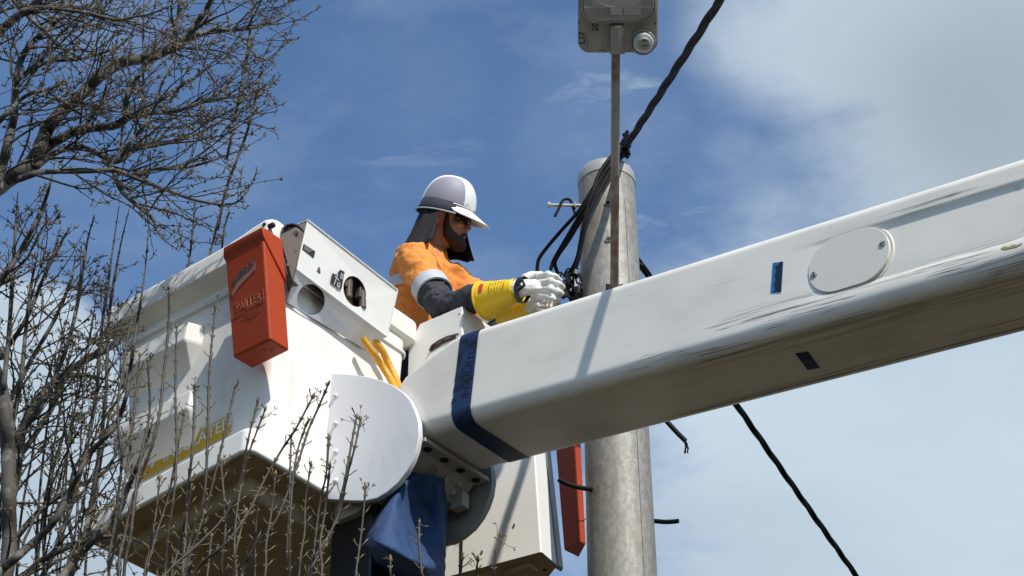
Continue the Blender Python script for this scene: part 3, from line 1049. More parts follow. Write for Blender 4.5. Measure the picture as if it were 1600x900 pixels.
# chipped yellow paint mark
m = MB()
zz = [(1564, 388.5), (1569, 385), (1576, 386), (1583, 382.5), (1590, 383), (1597, 379.5), (1597, 381.5), (1588, 386), (1579, 388), (1570, 390)]
m.prism([Vector((boomL(*p).x, -.0012, boomL(*p).z)) for p in zz], (0, .001, 0))
m.build('paint_chip', mat('ochre_undercoat', (.42, .30, .10), .7, .3, 40), boom, smooth=False)

# bolted flange and knuckle under the tip (lift frame)
kn_ = thing('boom_knuckle', 'dark bolted knuckle bracket and two round end plates under the boom tip', 'bracket', LIFT, (.2, .63, -1.0))
m = MB(); m.box((.375, .455, -.958), (.435, .825, -.940))
m.build('bolted_flange', M_knuckle, kn_, bevel=.003)
for y in (.505, .600, .695, .785):
    m = MB(); c = Vector((.404, y, -.958))
    m.loft([[c + Vector((r * cos(2 * pi * k / 16), r * sin(2 * pi * k / 16), z)) for k in range(16)] for r, z in ((.0165, .002), (.0165, -.003), (.0125, -.0035), (.0125, -.001))])
    m.build('bolt_hole', M_hole, kn_)
m = MB()
m.prism([(.385, .47, -.956), (.375, .47, -.962), (.10, .47, -1.13), (-.02, .47, -1.13), (-.02, .47, -.60), (.30, .47, -.66), (.345, .47, -.80)], (0, .20, 0))
m.prism([(.385, .67, -.956), (.375, .67, -.962), (.30, .67, -1.03), (.02, .67, -1.03), (.02, .67, -.60), (.30, .67, -.66), (.345, .67, -.80)], (0, .14, 0))
m.build('knuckle_web', M_knuckle, kn_, bevel=.006)
m = MB()
for x, z in ((.36, -.985), (.33, -1.01)):
    m.tube([(x, .74, z + .02), (x, .74, z - .010)], .010, 8)
m.box((.30, .76, -1.06), (.36, .80, -1.0))
m.build('bolt_head', M_knuckle, kn_, bevel=.002)
m = MB(); m.box((-.10, .445, -1.02), (.03, .82, -.56))
m.build('mount_block', M_white, kn_, bevel=.01)
# the two round end plates
OUT = [(-.047, -.487), (.02, -.515), (.098, -.552), (.18, -.597), (.252, -.645), (.310, -.69), (.353, -.735), (.392, -.785), (.420, -.845), (.438, -.90), (.443, -.955), (.434, -1.01), (.416, -1.052), (.390, -1.088), (.350, -1.122), (.30, -1.142), (.25, -1.150), (.19, -1.140), (.12, -1.115), (.05, -1.086), (.001, -1.067)]
def dplate(y0, y1, name, mt, mrim):
    mm = MB()
    inner_ = []
    c = Vector((.2, 0, -.85))
    mm.loft([[Vector((x, y0, z)) for x, z in OUT], [Vector((x, y1, z)) for x, z in OUT]])
    return mm.build(name, mt, kn_, bevel=.004, seg=2, angle=50)
dplate(.412, .436, 'end_plate', M_plate, M_plate)
fp = dplate(.832, .860, 'end_plate', M_greyplate, M_greyplate)
for x, z in ((.008, -.615), (.019, -.745), (.029, -.874), (.039, -1.003)):
    m = MB(); c = Vector((x, .412, z))
    m.loft([[c + Vector((r * cos(2 * pi * k / 14), -y, r * sin(2 * pi * k / 14))) for k in range(14)] for r, y in ((.012, -.002), (.012, .003), (.0085, .004), (.0085, .012), (.005, .014))])
    m.build('bolt', M_plate, kn_)

# white guard box behind the tip
gd = thing('guard_box', 'white sheet metal guard box between the worker and the boom tip', 'guard', LIFT, (.05, 1.0, -.2))
gp = [lp(u, v, y=.875) for u, v in ((638.5, 545), (641, 537), (656, 506), (722, 478), (722, 640), (652, 640), (640, 592), (637, 585))]
m = MB(); m.prism(gp, (0, .012, 0))
m.build('front_sheet', M_white, gd, bevel=.003)
a = lp(722, 478, y=.875)
b = Vector((a.x, 1.12, a.z))
m = MB(); m.prism([a + Vector((0, .013, 0)), b, b + Vector((0, 0, -.30)), a + Vector((0, .013, -.30))], (-.006, 0, 0))
m.prism([a + Vector((-.006, .013, -.001)), b + Vector((-.006, 0, -.001)), b + Vector((-.20, 0, -.03)), a + Vector((-.20, .013, -.03))], (0, 0, -.004))
m.build('side_sheet', M_white, gd, bevel=.002)
m = MB(); c = lp(717, 491, y=.874); m.tube([c, c + Vector((0, .01, 0))], .004, 8)
m.build('rivet', M_hole, gd)
m = MB(); m.tube([lp(671, 548, y=.868), lp(675, 540, y=.868), lp(685, 533, y=.868), lp(700, 526, y=.868), lp(716, 522, y=.868)], .0045, 6)
m.prism([lp(u, v, y=.872) for u, v in ((672, 550), (676, 541), (691, 532), (712, 524), (712, 529), (692, 537), (680, 545))], (0, .001, 0))
m.build('slot', M_brownmetal, gd)

# ------------------------------------------------------------------ second bucket, beyond the boom
b2 = thing('lift_bucket', 'second white bucket with plain sides, low behind the boom beside the pole', 'bucket', LIFT, (.1, 1.3, -1.15))
cB = lp(846, 862, y=1.10); cT = lp(837, 726, y=1.10)
sx = (cT.x - cB.x) / (cT.z - cB.z)
TURN = Matrix.Rotation(radians(9), 3, 'Z')
def foot(z, e=0.0, e2=0.0):
    x1 = cB.x + sx * (z - cB.z) + e
    yb = 1.228 + (z - cB.z) * -.07
    c_ = Vector((x1, 1.10, z))
    return [c_ + TURN @ (Vector(p) - c_) for p in ((-.46 - e, 1.10 - e, z), (x1, 1.10 - e, z), (x1, yb, z), (x1 - .60, yb + .52, z), (-.46 - e, yb + .52, z))]
m = MB()
ztop = -.36
m.loft([foot(cB.z), foot(-.9), foot(ztop)], False, False)
m.loft([foot(cB.z + .01, -.012), foot(ztop, -.012)], True, False)
m.build('wall', M_white, b2, bevel=.008, seg=3)
m = MB()
x1 = cB.x
fz = cB.z
m.loft([[p + Vector((0, 0, -.0006)) for p in foot(fz, -.004)], [p + Vector((0, 0, .004)) for p in foot(fz, -.004)]])
m.box((x1 - .20, 1.13, fz - .022), (x1 - .085, 1.19, fz - .001))
m.build('underside', M_under, b2)
m = MB(); c = lp(851, 890, z=fz); m.tube([c + Vector((0, 0, -.001)), c + Vector((0, 0, -.004))], .008, 10); m.build('drain_hole', M_hole, b2)
m = MB()
e0 = foot(cB.z)[2]; e1 = foot(ztop)[2]
m.loft([[e0 + Vector(d) for d in ((.006, .002, 0), (.004, .032, 0), (-.02, .05, 0), (-.02, .004, 0))], [e1 + Vector(d) for d in ((.006, .002, 0), (.004, .032, 0), (-.02, .05, 0), (-.02, .004, 0))]])
m.build('edge_strip', mat('grey_edge', (.40, .385, .36), .6, .08), b2)  # plain grey strip up the rear edge
sa = lp(737, 815, y=1.10); 
m = MB(); sy = 1.10 - (x1 - sa.x) * tan(radians(9))
m.box((sa.x - .009, sy - .0045, cB.z + .004), (sa.x + .003, sy - .0012, -.55))
m.build('panel_joint', M_hole, b2, smooth=False)
m = MB()
for (u, v) in ((763.5, 867), (808, 822)):
    c = lp(u, v, y=1.097); c.y -= (x1 - c.x) * tan(radians(9)); m.ball(c, (.007, .003, .006), nu=8, nv=6)
m.build('paint_chip', M_greyplate, b2)

# its pouch, on the far corner
t = thing('tool_pouch', 'red orange plastic pouch half hidden by the pole, hung on the second bucket', 'pouch', LIFT, (.45, 1.36, -1.1), 'orange plastic pouches hung on the buckets')
A0 = lp(881, 860, y=1.53); A1 = lp(868, 700, y=1.53)
B0 = lp(905, 846, y=1.475); B1 = lp(895, 690, y=1.475)
C0 = lp(915.5, 851, y=1.53); C1 = lp(910, 690, y=1.53)
up = (A1 - A0) * .35
m = MB()
D0 = A0 + Vector((.01, .09, 0)); D1 = A1 + Vector((.01, .09, 0))
m.loft([[A0, B0, C0, D0], [A1 + up, B1 + up, C1 + up, D1 + up]])
m.build('pouch_body', M_orange, t, bevel=.007, seg=3)
m = MB()
q0 = B0.lerp(B1, .20); q1 = C0.lerp(C1, .24); m.tube([q0, q1], .004, 6)
m.build('lid', M_orange, t)
m = MB(); m.box((.12, 1.55, -.36), (.38, 1.58, -.33)); m.build('hook', M_brownmetal, t)

# ------------------------------------------------------------------ blue canvas cover hanging under the knuckle
rows = [  # (u, v, lift-frame y) across, several folds down
    [(640, 734, .56), (648, 738, .53), (662, 740, .54), (678, 743, .60), (690, 748, .64), (698, 752, .74)],
    [(622, 756, .54), (632, 756, .48), (645, 764, .54), (668, 774, .62), (690, 778, .65), (699, 778, .74)],
    [(604, 780, .52), (618, 776, .42), (634, 790, .50), (660, 802, .64), (690, 808, .66), (699, 806, .74)],
    [(586, 808, .52), (604, 800, .37), (630, 820, .42), (660, 832, .62), (690, 838, .67), (698, 836, .74)],
    [(571, 838, .52), (588, 832, .32), (624, 848, .37), (662, 862, .56), (686, 868, .67), (697, 866, .74)],
    [(567, 852, .54), (584, 850, .31), (624, 868, .36), (664, 884, .50), (688, 884, .66), (696, 880, .74)],
    [(568, 864, .60), (588, 868, .46), (626, 886, .48), (664, 900, .56), (688, 900, .68), (696, 900, .74)],
    [(570, 900, .68), (590, 905, .66), (626, 915, .66), (664, 925, .66), (688, 930, .70), (696, 930, .74)]]
cols = [spline(r, 5) for r in rows]
grid = [spline([tuple(cols[i][j]) for i in range(len(rows))], 5) for j in range(len(cols[0]))]
R_ = [[lp(u, v, y=y) for (u, v, y) in g_] for g_ in grid]
m = MB(); m.loft(R_, False, False, closed=False)
cv = m.build('canvas_cover', M_canvas, None, LIFT, (.2, .55, -1.2), label='blue canvas cover hanging in folds beneath the boom knuckle', cat='cover', angle=0)
md = cv.modifiers.new('thick', 'SOLIDIFY'); md.thickness = .004
tx = bpy.data.textures.new('folds', 'CLOUDS'); tx.noise_scale = .055
md = cv.modifiers.new('folds', 'DISPLACE'); md.texture = tx; md.strength = .020; md.texture_coords = 'GLOBAL'
# black inner part of the knuckle that closes the gap behind the canvas
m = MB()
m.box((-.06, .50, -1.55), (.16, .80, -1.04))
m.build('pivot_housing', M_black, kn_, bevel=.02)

# ------------------------------------------------------------------ street lamp on its outreach pipe
P0 = atp(960, 450, 5.655); P1 = P0 + (atd(962, 85, 7.0) - P0)
lampt = thing('street_lamp', 'grey street lamp seen from below on a rusty outreach pipe, marked L17 and 20', 'street lamp', WORLD, P0)
ax = (P1 - P0).normalized()
m = MB(); m.tube([P0 - ax * .03, P1 + ax * .02], .0172, 20)
m.build('outreach_pipe', M_pipe, lampt)
m = MB()
m.box((P0.x - .034, P0.y - .012, P0.z - .03), (P0.x + .034, P0.y - .004, P0.z + .012))
m.box((P0.x - .034, P0.y - .012, P0.z - .03), (P0.x - .027, P0.y + .05, P0.z + .014))
m.box((P0.x + .027, P0.y - .012, P0.z - .03), (P0.x + .034, P0.y + .05, P0.z + .014))
m.build('pole_bracket', M_rust, lampt, bevel=.002)
# lamp frame: X across, Yv along the arm, Zn out of the underside (towards the ground)
LX = Vector((1, 0, 0)); LX = (LX - ax * LX.dot(ax)).normalized()
LN = LX.cross(ax).normalized()
if LN.z > 0: LN = -LN
LO = P1
def LF(x, y, z): return LO + LX * x + ax * y + LN * z
def lamp_px(u, v, z=0.0):
    """pixel to lamp-plane x, y"""
    d = pix_dir(u, v)
    t = (LF(0, 0, z) - CAM).dot(LN) / d.dot(LN)
    q = CAM + d * t - LO
    return q.dot(LX), q.dot(ax)
zb = .0
x0, y0 = lamp_px(903, 60); x1_, _ = lamp_px(1028, 60); _, yb = lamp_px(962, 82)
hw = (x1_ - x0) / 2; cxl = (x0 + x1_) / 2
LEN = .46
out = rrect(cxl - hw, cxl + hw, yb, yb + LEN, .045, 6)
m = MB()
def lr(inset, z): return [LF(cxl + (x - cxl) * (1 - inset / hw), yb + LEN / 2 + (y - yb - LEN / 2) * (1 - inset / (LEN / 2)), z) for x, y in out]
m.loft([lr(.10, -.10), lr(.05, -.085), lr(.015, -.05), lr(.0, -.02), lr(0, 0.004), lr(.006, .010)], True, True)
m.build('housing', M_lamp, lampt, angle=40, wn=True)
# bowl opening with glazed cover, its rim and the gear tray behind it
_, ylip = lamp_px(962, 30)
bo = rrect(cxl - hw * .88, cxl + hw * .90, ylip, yb + LEN - .02, .05, 8)
def bow(k, z, e=0.0):
    pts = []
    for x, y in bo:
        bulge = -.014 * (1 - ((x - cxl) / (hw * .9)) ** 2) if y < ylip + .08 else 0
        xx = cxl + (x - cxl) * (1 + e); yy = y + bulge - (e * .12 if y < ylip + .1 else -e * .12)
        pts.append(LF(xx, yy, z))
    return pts
m = MB(); m.loft([bow(0, .008, .06), bow(0, .022, .05), bow(0, .026, .02), bow(0, .020, -.01), bow(0, .010, -.01)], False, False)
m.build('cover_rim', M_lamp, lampt)
m = MB(); m.loft([bow(0, .0125, -.01), bow(0, .0125, -.02)], True, True)
m.build('gear_tray', M_lampdark, lampt, smooth=False)
m = MB()
def lb_(x0, x1, y0, y1, z0, z1):
    for_ = [LF(*p) for p in ((x0, y0, z0), (x1, y0, z0), (x1, y1, z0), (x0, y1, z0), (x0, y0, z1), (x1, y0, z1), (x1, y1, z1), (x0, y1, z1))]
    m.add(for_, [(0, 3, 2, 1), (4, 5, 6, 7), (0, 1, 5, 4), (1, 2, 6, 5), (2, 3, 7, 6), (3, 0, 4, 7)])
g1 = lambda u, v: lamp_px(u, v, .015)
a, b = g1(926, 10), g1(1000, 5)
lb_(a[0], b[0], a[1], a[1] + .22, .013, .026)
a, b = g1(954, 22), g1(972, 11)
lb_(a[0], b[0], a[1], b[1], .013, .030)
a, b = g1(912, 12), g1(1016, 10)
lb_(a[0], b[0], a[1], a[1] + .006, .013, .020)
a, b = g1(975, 22), g1(1000, 11)
lb_(a[0], b[0], a[1], b[1], .013, .022)
m.build('reflector', M_lampmetal, lampt, smooth=False)
m = MB()
pts = [(936, 2), (940, 6), (950, 9.5), (958, 10), (960, 8)]
m.tube([LF(*g1(*p), .032) for p in pts], .0025, 8)
m.build('lead_wire', M_plate, lampt)
m = MB(); m.loft([bow(0, .022, -.005), bow(0, .050, -.06), bow(0, .058, -.16)], False, True)
m.build('clear_cover', M_glass, lampt)
# spigot clamp
a, b = lamp_px(952, 82), lamp_px(977, 38)
m = MB(); ys = a[1] - .006; ye = b[1]
xa, xm_, xb = a[0], lamp_px(966, 60)[0], b[0]
pr = lambda y, k=1.0: [LF(xa, y, .008), LF(xa + .004, y, .026 * k), LF(xm_, y, .036 * k), LF(xb - .006, y, .020 * k), LF(xb, y, .008)]
m.loft([pr(ys, .8), pr(ys + .008), pr(ye - .012), pr(ye, .6)])
m.build('spigot_clamp', M_lamp, lampt, bevel=.003)
m = MB(); lb_(*[lamp_px(955, 40)[0], lamp_px(973, 40)[0], ye, ye + .010, .008, .020])
m.build('clamp_slot', M_hole, lampt, smooth=False)
m = MB()
a = lamp_px(944.5, 82); b = lamp_px(948, 46)
lb_(a[0], a[0] + .0045, a[1], b[1], .008, .018)
a = lamp_px(918, 80); b = lamp_px(920, 52)
lb_(a[0], a[0] + .004, a[1], b[1], .008, .016)
a = lamp_px(914, 58); lb_(a[0], a[0] + .014, a[1] - .004, a[1] + .010, .008, .014)
m.build('rib', M_lamp, lampt, smooth=False)
m = MB()
a = lamp_px(935, 79); lb_(a[0], a[0] + .024, a[1], a[1] + .005, .0085, .0105)
m.build('rust_mark', M_rust, lampt, smooth=False)
m = MB()
for (u, v) in ((904, 35), (1024, 36), (942, 33)):
    x, y = lamp_px(u, v); m.tube([LF(x, y, .008), LF(x, y, .013)], .0035, 8)
m.build('rivet', M_hole, lampt)
# light sensor with its domed cap
sx_, sy_ = lamp_px(1004, 66)
m = MB()
ringz = lambda r, z, ox=0, oy=0: [LF(sx_ + ox + r * cos(2 * pi * k / 28), sy_ + oy + r * sin(2 * pi * k / 28), z) for k in range(28)]
m.loft([ringz(.050, .006), ringz(.050, .018), ringz(.045, .022)])
m.build('sensor_base', M_lamp, lampt)
m = MB(); m.loft([ringz(.0435, .018), ringz(.0435, .026), ringz(.036, .030)]); m.build('sensor_seal', M_black, lampt)
m = MB(); m.loft([ringz(.040, .024), ringz(.039, .060), ringz(.034, .070), ringz(.026, .073)])
sensor = m.build('sensor_cap', mat('pale_sensor_cap', (.45, .45, .43), .3, .04), lampt)
m = MB(); m.loft([ringz(.024, .072), ringz(.024, .094), ringz(.019, .099)])
eye = m.build('sensor_nose', M_lamp, sensor)
m = MB()
for oy in (-.010, .009):
    q = [LF(sx_ - .011, sy_ + oy, .0995), LF(sx_ + .011, sy_ + oy + .004, .0995)]
    m.tube(q, .0016, 5)
m.build('sensor_print', M_print, sensor)
# lettering reads up the arm
tx_, ty_ = lamp_px(930, 42); text_mesh('lettering', '20', .033, M_print, lampt, LF(tx_, ty_, .0115), ax, -LX, .0004, bold=.0004)
tx_, ty_ = lamp_px(909.5, 59); text_mesh('lettering', 'L17', .032, M_print, lampt, LF(tx_, ty_, .0115), ax, -LX, .0004, bold=.0006)
tx_, ty_ = lamp_px(962, 58); text_mesh('lettering', 'H', .010, M_print, lampt, LF(tx_, ty_, .039), ax, -LX, .0004)

# ------------------------------------------------------------------ aerial cables
def twisted(name, pts, r, lay, strands, label, group, flat=True):
    """bundle of insulated cores laid round one another"""
    pts = [Vector(p) for p in pts]
    L_ = [0]
    for a, b in zip(pts, pts[1:]): L_.append(L_[-1] + (b - a).length)
    t = thing(name, label, 'cable', WORLD, pts[0], group)
    n = int(L_[-1] / .02)
    for s in range(strands):
        path = []
        for k in range(n + 1):
            d = L_[-1] * k / n
            i = max(j for j in range(len(L_)) if L_[j] <= d + 1e-9)
            i = min(i, len(pts) - 2)
            p = pts[i].lerp(pts[i + 1], (d - L_[i]) / (L_[i + 1] - L_[i]))
            tg = (pts[i + 1] - pts[i]).normalized()
            u = tg.cross(Vector((0, 0, 1))).normalized(); w = tg.cross(u)
            a = 2 * pi * (d / lay + s / strands)
            path.append(p + u * (cos(a) * r) + w * (sin(a) * r))
        mm = MB(); mm.tube(path, r * 1.18, 9)
        mm.build('core', M_cable, t)
    return t


CT = atp(973, 236, 5.74)
fx = (FR @ Vector((-.84, 1.1, 0)))
cable_dz = -.72
d2 = pix_dir(1125, 0)
c1 = CAM + d2 * ((CT.z + cable_dz - CAM.z) / d2.z)
dirc = (c1 - CT)
ups = [CT]
for k in range(1, 25):
    t_ = k * .2
    p = CT + dirc * t_
    ups.append(p + Vector((0, 0, .012 * (t_ - 1) * t_ * (1 if t_ > 1 else 1))))
twisted('aerial_cable', ups, .0076, .70, 3, 'thick black twisted aerial cable slanting up from the pole top past the lamp', None)
q0 = atp(1000, 412, 5.83)
d3 = pix_dir(1338, 900)
q1 = CAM + d3 * ((q0.z - .05 - CAM.z) / d3.z)
low = [q0 + (q1 - q0) * (k * .2) + Vector((0, 0, .05 * (k * .2 - 1) * k * .2)) for k in range(0, 61)]
twisted('aerial_cable', [atp(985, 395, 5.86)] + low, .0074, .70, 3, 'black twisted aerial cable running down to the right below the boom', None)

# bunched cores at the pole head, led down to the connectors
strand_t = thing('service_cores', 'black separated cable cores looping down from the pole top to the gloved hands', 'cable', WORLD, CT)
paths = [
    [(978, 228, 5.72), (962, 246, 5.66), (944, 268, 5.655), (925, 297, 5.66), (905, 329, 5.69), (880, 357, 5.74), (856, 385, 5.80), (842, 405, 5.83), (839, 424, 5.85)],
    [(980, 232, 5.72), (958, 252, 5.655), (938, 280, 5.65), (920, 312, 5.655), (903, 341, 5.69), (885, 372, 5.75), (866, 405, 5.82), (860, 422, 5.84)],
    [(982, 236, 5.73), (960, 258, 5.65), (943, 284, 5.645), (926, 314, 5.65), (907, 345, 5.69), (889, 375, 5.75), (873, 398, 5.8), (867, 412, 5.83), (872, 428, 5.85)],
    [(976, 226, 5.72), (953, 247, 5.66), (936, 272, 5.65), (926, 300, 5.65), (918, 325, 5.66), (912, 352, 5.67), (907, 378, 5.69), (902, 402, 5.72), (894, 420, 5.75), (884, 432, 5.78)],
    [(984, 228, 5.73), (966, 250, 5.655), (950, 275, 5.645), (935, 302, 5.645), (922, 328, 5.65), (914, 356, 5.665), (908, 384, 5.69), (903, 408, 5.71), (897, 425, 5.73), (896, 440, 5.74)]]
for pth in paths:
    sp = spline([tuple(atp(*q)) for q in pth], 8)
    m = MB(); m.tube(sp, .0082, 8)
    m.build('core', M_cable, strand_t)
m = MB()
for k in range(9):
    a = atp(970 + (k % 3) * 4.5, 226 + k * 2.6, 5.71); b = atp(980 - (k % 2) * 5, 205 + k * 4, 5.70)
    m.tube([a, a.lerp(b, .5) + Vector((.01, 0, .004)), b], .009, 6)
m.build('binding', M_cable, strand_t)
wb = thing('bent_wire', 'short black bent wire hooked over the step bolt on the pole', 'wire', WORLD, atp(868, 338, 5.74))
m = MB()
m.tube(spline([tuple(atp(*q)) for q in ((867, 338, 5.73), (873, 326, 5.73), (878, 315, 5.73), (884, 311, 5.735), (891, 313, 5.74), (895, 323, 5.745), (899, 336, 5.745))], 6), .0062, 8)
m.build('wire', M_cable, wb)
# connector cluster beside the pole
cc = thing('cable_connector', 'cluster of black cable clamps tangled between the gloves and the pole', 'connector', WORLD, atp(890, 455, 5.76))
rr_ = random.Random(11)
for (u, v, w, h) in ((885, 447, 10, 16), (893, 452, 12, 20), (900, 446, 10, 18), (889, 432, 9, 9), (899, 428, 9, 10), (882, 461, 9, 9), (896, 466, 14, 9), (905, 456, 8, 16), (891, 440, 14, 8)):
    c = atp(u, v, 5.76 + rr_.uniform(-.03, .03))
    s = 2.55e-3
    R3 = Matrix.Rotation(rr_.uniform(-.5, .5), 3, 'Y') @ Matrix.Rotation(rr_.uniform(-.6, .6), 3, 'Z')
    mm = MB()
    Mx = Matrix.Translation(c) @ R3.to_4x4()
    mm.box((-w * s / 2, -.018, -h * s / 2), (w * s / 2, .018, h * s / 2), Mx)
    o = mm.build('clamp_body', M_black, cc, bevel=.004, seg=2)
    mm = MB()
    mm.tube([Mx @ Vector((0, 0, h * s / 2 - .006)), Mx @ Vector((0, 0, h * s / 2 + .014))], .008, 6)
    mm.tube([Mx @ Vector((w * s / 2 - .004, -.004, .0)), Mx @ Vector((w * s / 2 + .010, -.006, .004))], .006, 6)
    mm.build('bolt', M_black, cc)
m = MB()
for k in range(9):
    u0, v0 = rr_.uniform(878, 905), rr_.uniform(424, 466)
    pt = [tuple(atp(u0, v0, 5.75))]
    for j in range(3):
        u0 += rr_.uniform(-12, 12); v0 += rr_.uniform(-13, 13)
        pt.append(tuple(atp(min(max(u0, 876), 909), min(max(v0, 418), 472), 5.75 + rr_.uniform(-.05, .04))))
    m.tube(spline(pt, 6), .0038, 6)
m.build('loose_wire', M_cable, cc)
# cut ends
for lab, pth, r in (('black cut cable end with frayed wires hanging just below the boom', [(1012, 622, 5.84), (1030, 645, 5.84), (1045, 662, 5.84), (1058, 676, 5.84), (1071, 689, 5.84)], .0098),
                    ('short black cut cable stub sticking out right of the pole', [(1004, 812, 5.84), (1022, 814, 5.82), (1038, 815.5, 5.80), (1052, 815, 5.79), (1060, 814, 5.78)], .0088),
                    ('short black cut cable stub left of the pole in front of the red pouch', [(930, 766, 5.76), (915, 763.5, 5.72), (902, 761, 5.70), (886, 756, 5.69), (872, 749, 5.68)], .0088)):
    t = thing('cable_stub', lab, 'cable', WORLD, atp(*pth[0]), 'cut cable ends at the pole')
    m = MB(); sp = spline([tuple(atp(*q)) for q in pth], 6); m.tube(sp, r, 10)
    m.build('sheath', M_cable, t)
    if 'frayed' in lab:
        m = MB()
        rr_ = random.Random(5)
        for k in range(6):
            a = [(1069, 687), (1072 + rr_.uniform(-2, 2), 693), (1073 + rr_.uniform(-3, 3), 700), (1072 + rr_.uniform(-3, 4), 704 + rr_.uniform(-2, 5))]
            m.tube(spline([tuple(atp(u, v, 5.84 + rr_.uniform(-.01, .01))) for u, v in a], 4), .0022, 5)
        m.build('frayed_wire', M_cable, t)

# ------------------------------------------------------------------ the worker
M_skin = mat('skin', (0.42, 0.20, 0.13), 0.55, 0.10, 20, 0.0004, 120, sub=0.12)
M_beard = mat('brown_beard', (0.034, 0.015, 0.008), 0.8, 0.4, 40, 0.003, 160)
M_helmet = mat('white_helmet', (0.80, 0.79, 0.76), 0.32, 0.02, 6, dirt=[((.40, .38, .36), .35, 22, None, .62, .74)])
M_helmetshade = mat('shaded_helmet_side', (0.27, 0.265, 0.315), 0.6, 0.06, 14, dirt=[((.12, .12, .15), .5, 30, None, .58, .74)])  # shade on the white helmet's sides, painted as a grey-lavender colour
M_navycloth = mat('navy_cloth', (0.018, 0.019, 0.034), 0.85, 0.2, 20, 0.001, 120)
M_blackcloth = mat('black_cloth', (0.005, 0.005, 0.007), 0.9, 0.2, 20, 0.001, 120)
M_hivis = mat('orange_shirt', (0.72, 0.25, 0.042), 0.85, 0.08, 9, 0.004, 26, dirt=[((.50, .15, .02), .4, 8, None, .5, .75)])
M_sleeve = mat('charcoal_sleeve', (0.030, 0.031, 0.038), 0.85, 0.2, 12, 0.004, 24)
M_reflect = mat('silver_reflective_tape', (0.46, 0.47, 0.48), 0.55, 0.08, 20, 0.0015, 60)
M_rubber = mat('yellow_rubber_glove', (0.78, 0.50, 0.012), 0.45, 0.05, 10, 0.001, 40)
M_rubberin = mat('orange_rubber_inside', (0.55, 0.20, 0.02), 0.5, 0.1, 10)
M_leather = mat('white_leather', (0.70, 0.68, 0.62), 0.7, 0.08, 14, 0.0035, 55, dirt=[((.36, .34, .30), .45, 18, None, .55, .74)])
M_redlabel = mat('red_label', (0.42, 0.05, 0.02), 0.5, .1)
M_lens = mat('dark_lens', (0.006, 0.006, 0.008), 0.12, 0.05, 5)
M_trouser = mat('navy_trousers', (0.02, 0.022, 0.04), 0.9, 0.2, 12, 0.002, 40)

def lpm(u, v, y): return lp(u, v, y=y + .07 * max(0, min(1, (815 - u) / 60)))


man = thing('person', 'worker in white helmet, orange shirt and white gloves with yellow cuffs, handling the cables', 'person', LIFT, (-.12, 1.13, -1.0))
TC = lpm(668, 430, y=1.05)                     # middle of the chest
HY = radians(36)                              # head turned a little to his left
HR = Matrix.Rotation(HY, 3, 'Z') @ Matrix.Rotation(radians(13), 3, 'Y') @ Matrix.Rotation(radians(25), 3, 'X')      # and nodding towards his hands
HC = lpm(697, 347, y=1.04)                     # between the ears


def H(x, y, z): return HC + HR @ Vector((x, y, z))


SH = lpm(648, 408, y=.885)                     # right shoulder
EL = lpm(690, 478, y=.845)                     # right elbow
WR = lpm(812, 450, y=.925)                     # right wrist
SH2 = SH + Vector((.02, .34, 0)); EL2 = Vector((EL.x + .07, 1.29, EL.z - .03)); WR2 = lpm(828, 477, y=1.07)
HIP = Vector((TC.x - .07, 1.13, TC.z - .42))

# body: one continuous surface
m = MB()
m.ball(H(-.012, 0, .035), (.098, .078, .098), HR)
m.ball(H(.035, 0, -.030), (.062, .060, .085), HR)
m.ball(H(.060, 0, -.085), (.036, .042, .030), HR)
m.ball(H(.082, 0, .030), (.020, .052, .016), HR)
m.tube([H(.088, 0, .022), H(.108, 0, -.014), H(.112, 0, -.022)], [.010, .015, .011], 10)
m.ball(H(.102, .012, -.024), .009); m.ball(H(.102, -.012, -.024), .009)
m.ball(H(.088, 0, -.052), (.014, .026, .007), HR); m.ball(H(.087, 0, -.064), (.013, .022, .007), HR)
m.ball(H(.070, .040, -.012), (.024, .020, .022), HR); m.ball(H(.070, -.040, -.012), (.024, .020, .022), HR)
for s in (-1, 1):
    m.tube([H(-.012, s * .078, .030), H(-.028, s * .087, .020), H(-.030, s * .088, .0), H(-.018, s * .082, -.028)], [.010, .013, .012, .008], 8)
nk = TC + Vector((.01, 0, .13))
m.tube([H(-.02, 0, -.04), (H(-.02, 0, -.09) + nk) * .5, nk, TC + Vector((0, 0, .02)), HIP + Vector((0, 0, .1)), HIP], [(.060, .058), (.060, .062), (.075, .085), (.085, .13), (.085, .12), (.09, .13)], 16)
for a, b_, c_ in ((SH, EL, WR), (SH2, EL2, WR2)):
    m.tube([TC.lerp(a, .6) + Vector((0, 0, .04)), a, a.lerp(b_, .5), b_, b_.lerp(c_, .4), c_], [.05, .052, .046, .040, .040, .028], 10)
for s in (-1, 1):
    h = HIP + Vector((0, s * .085, 0)); k_ = Vector((-.06, 1.34 + s * .10, -.52)); f_ = Vector((-.12, 1.36 + s * .11, -.93))
    m.tube([h, h.lerp(k_, .5), k_, k_.lerp(f_, .4), f_], [.085, .075, .055, .055, .040], 12)
    m.tube([f_, f_ + Vector((.08, 0, -.04)), f_ + Vector((.15, 0, -.045))], [.045, .04, .03], 10)
bd = m.build('body', M_skin, man)
remesh(bd, .0055, 3)

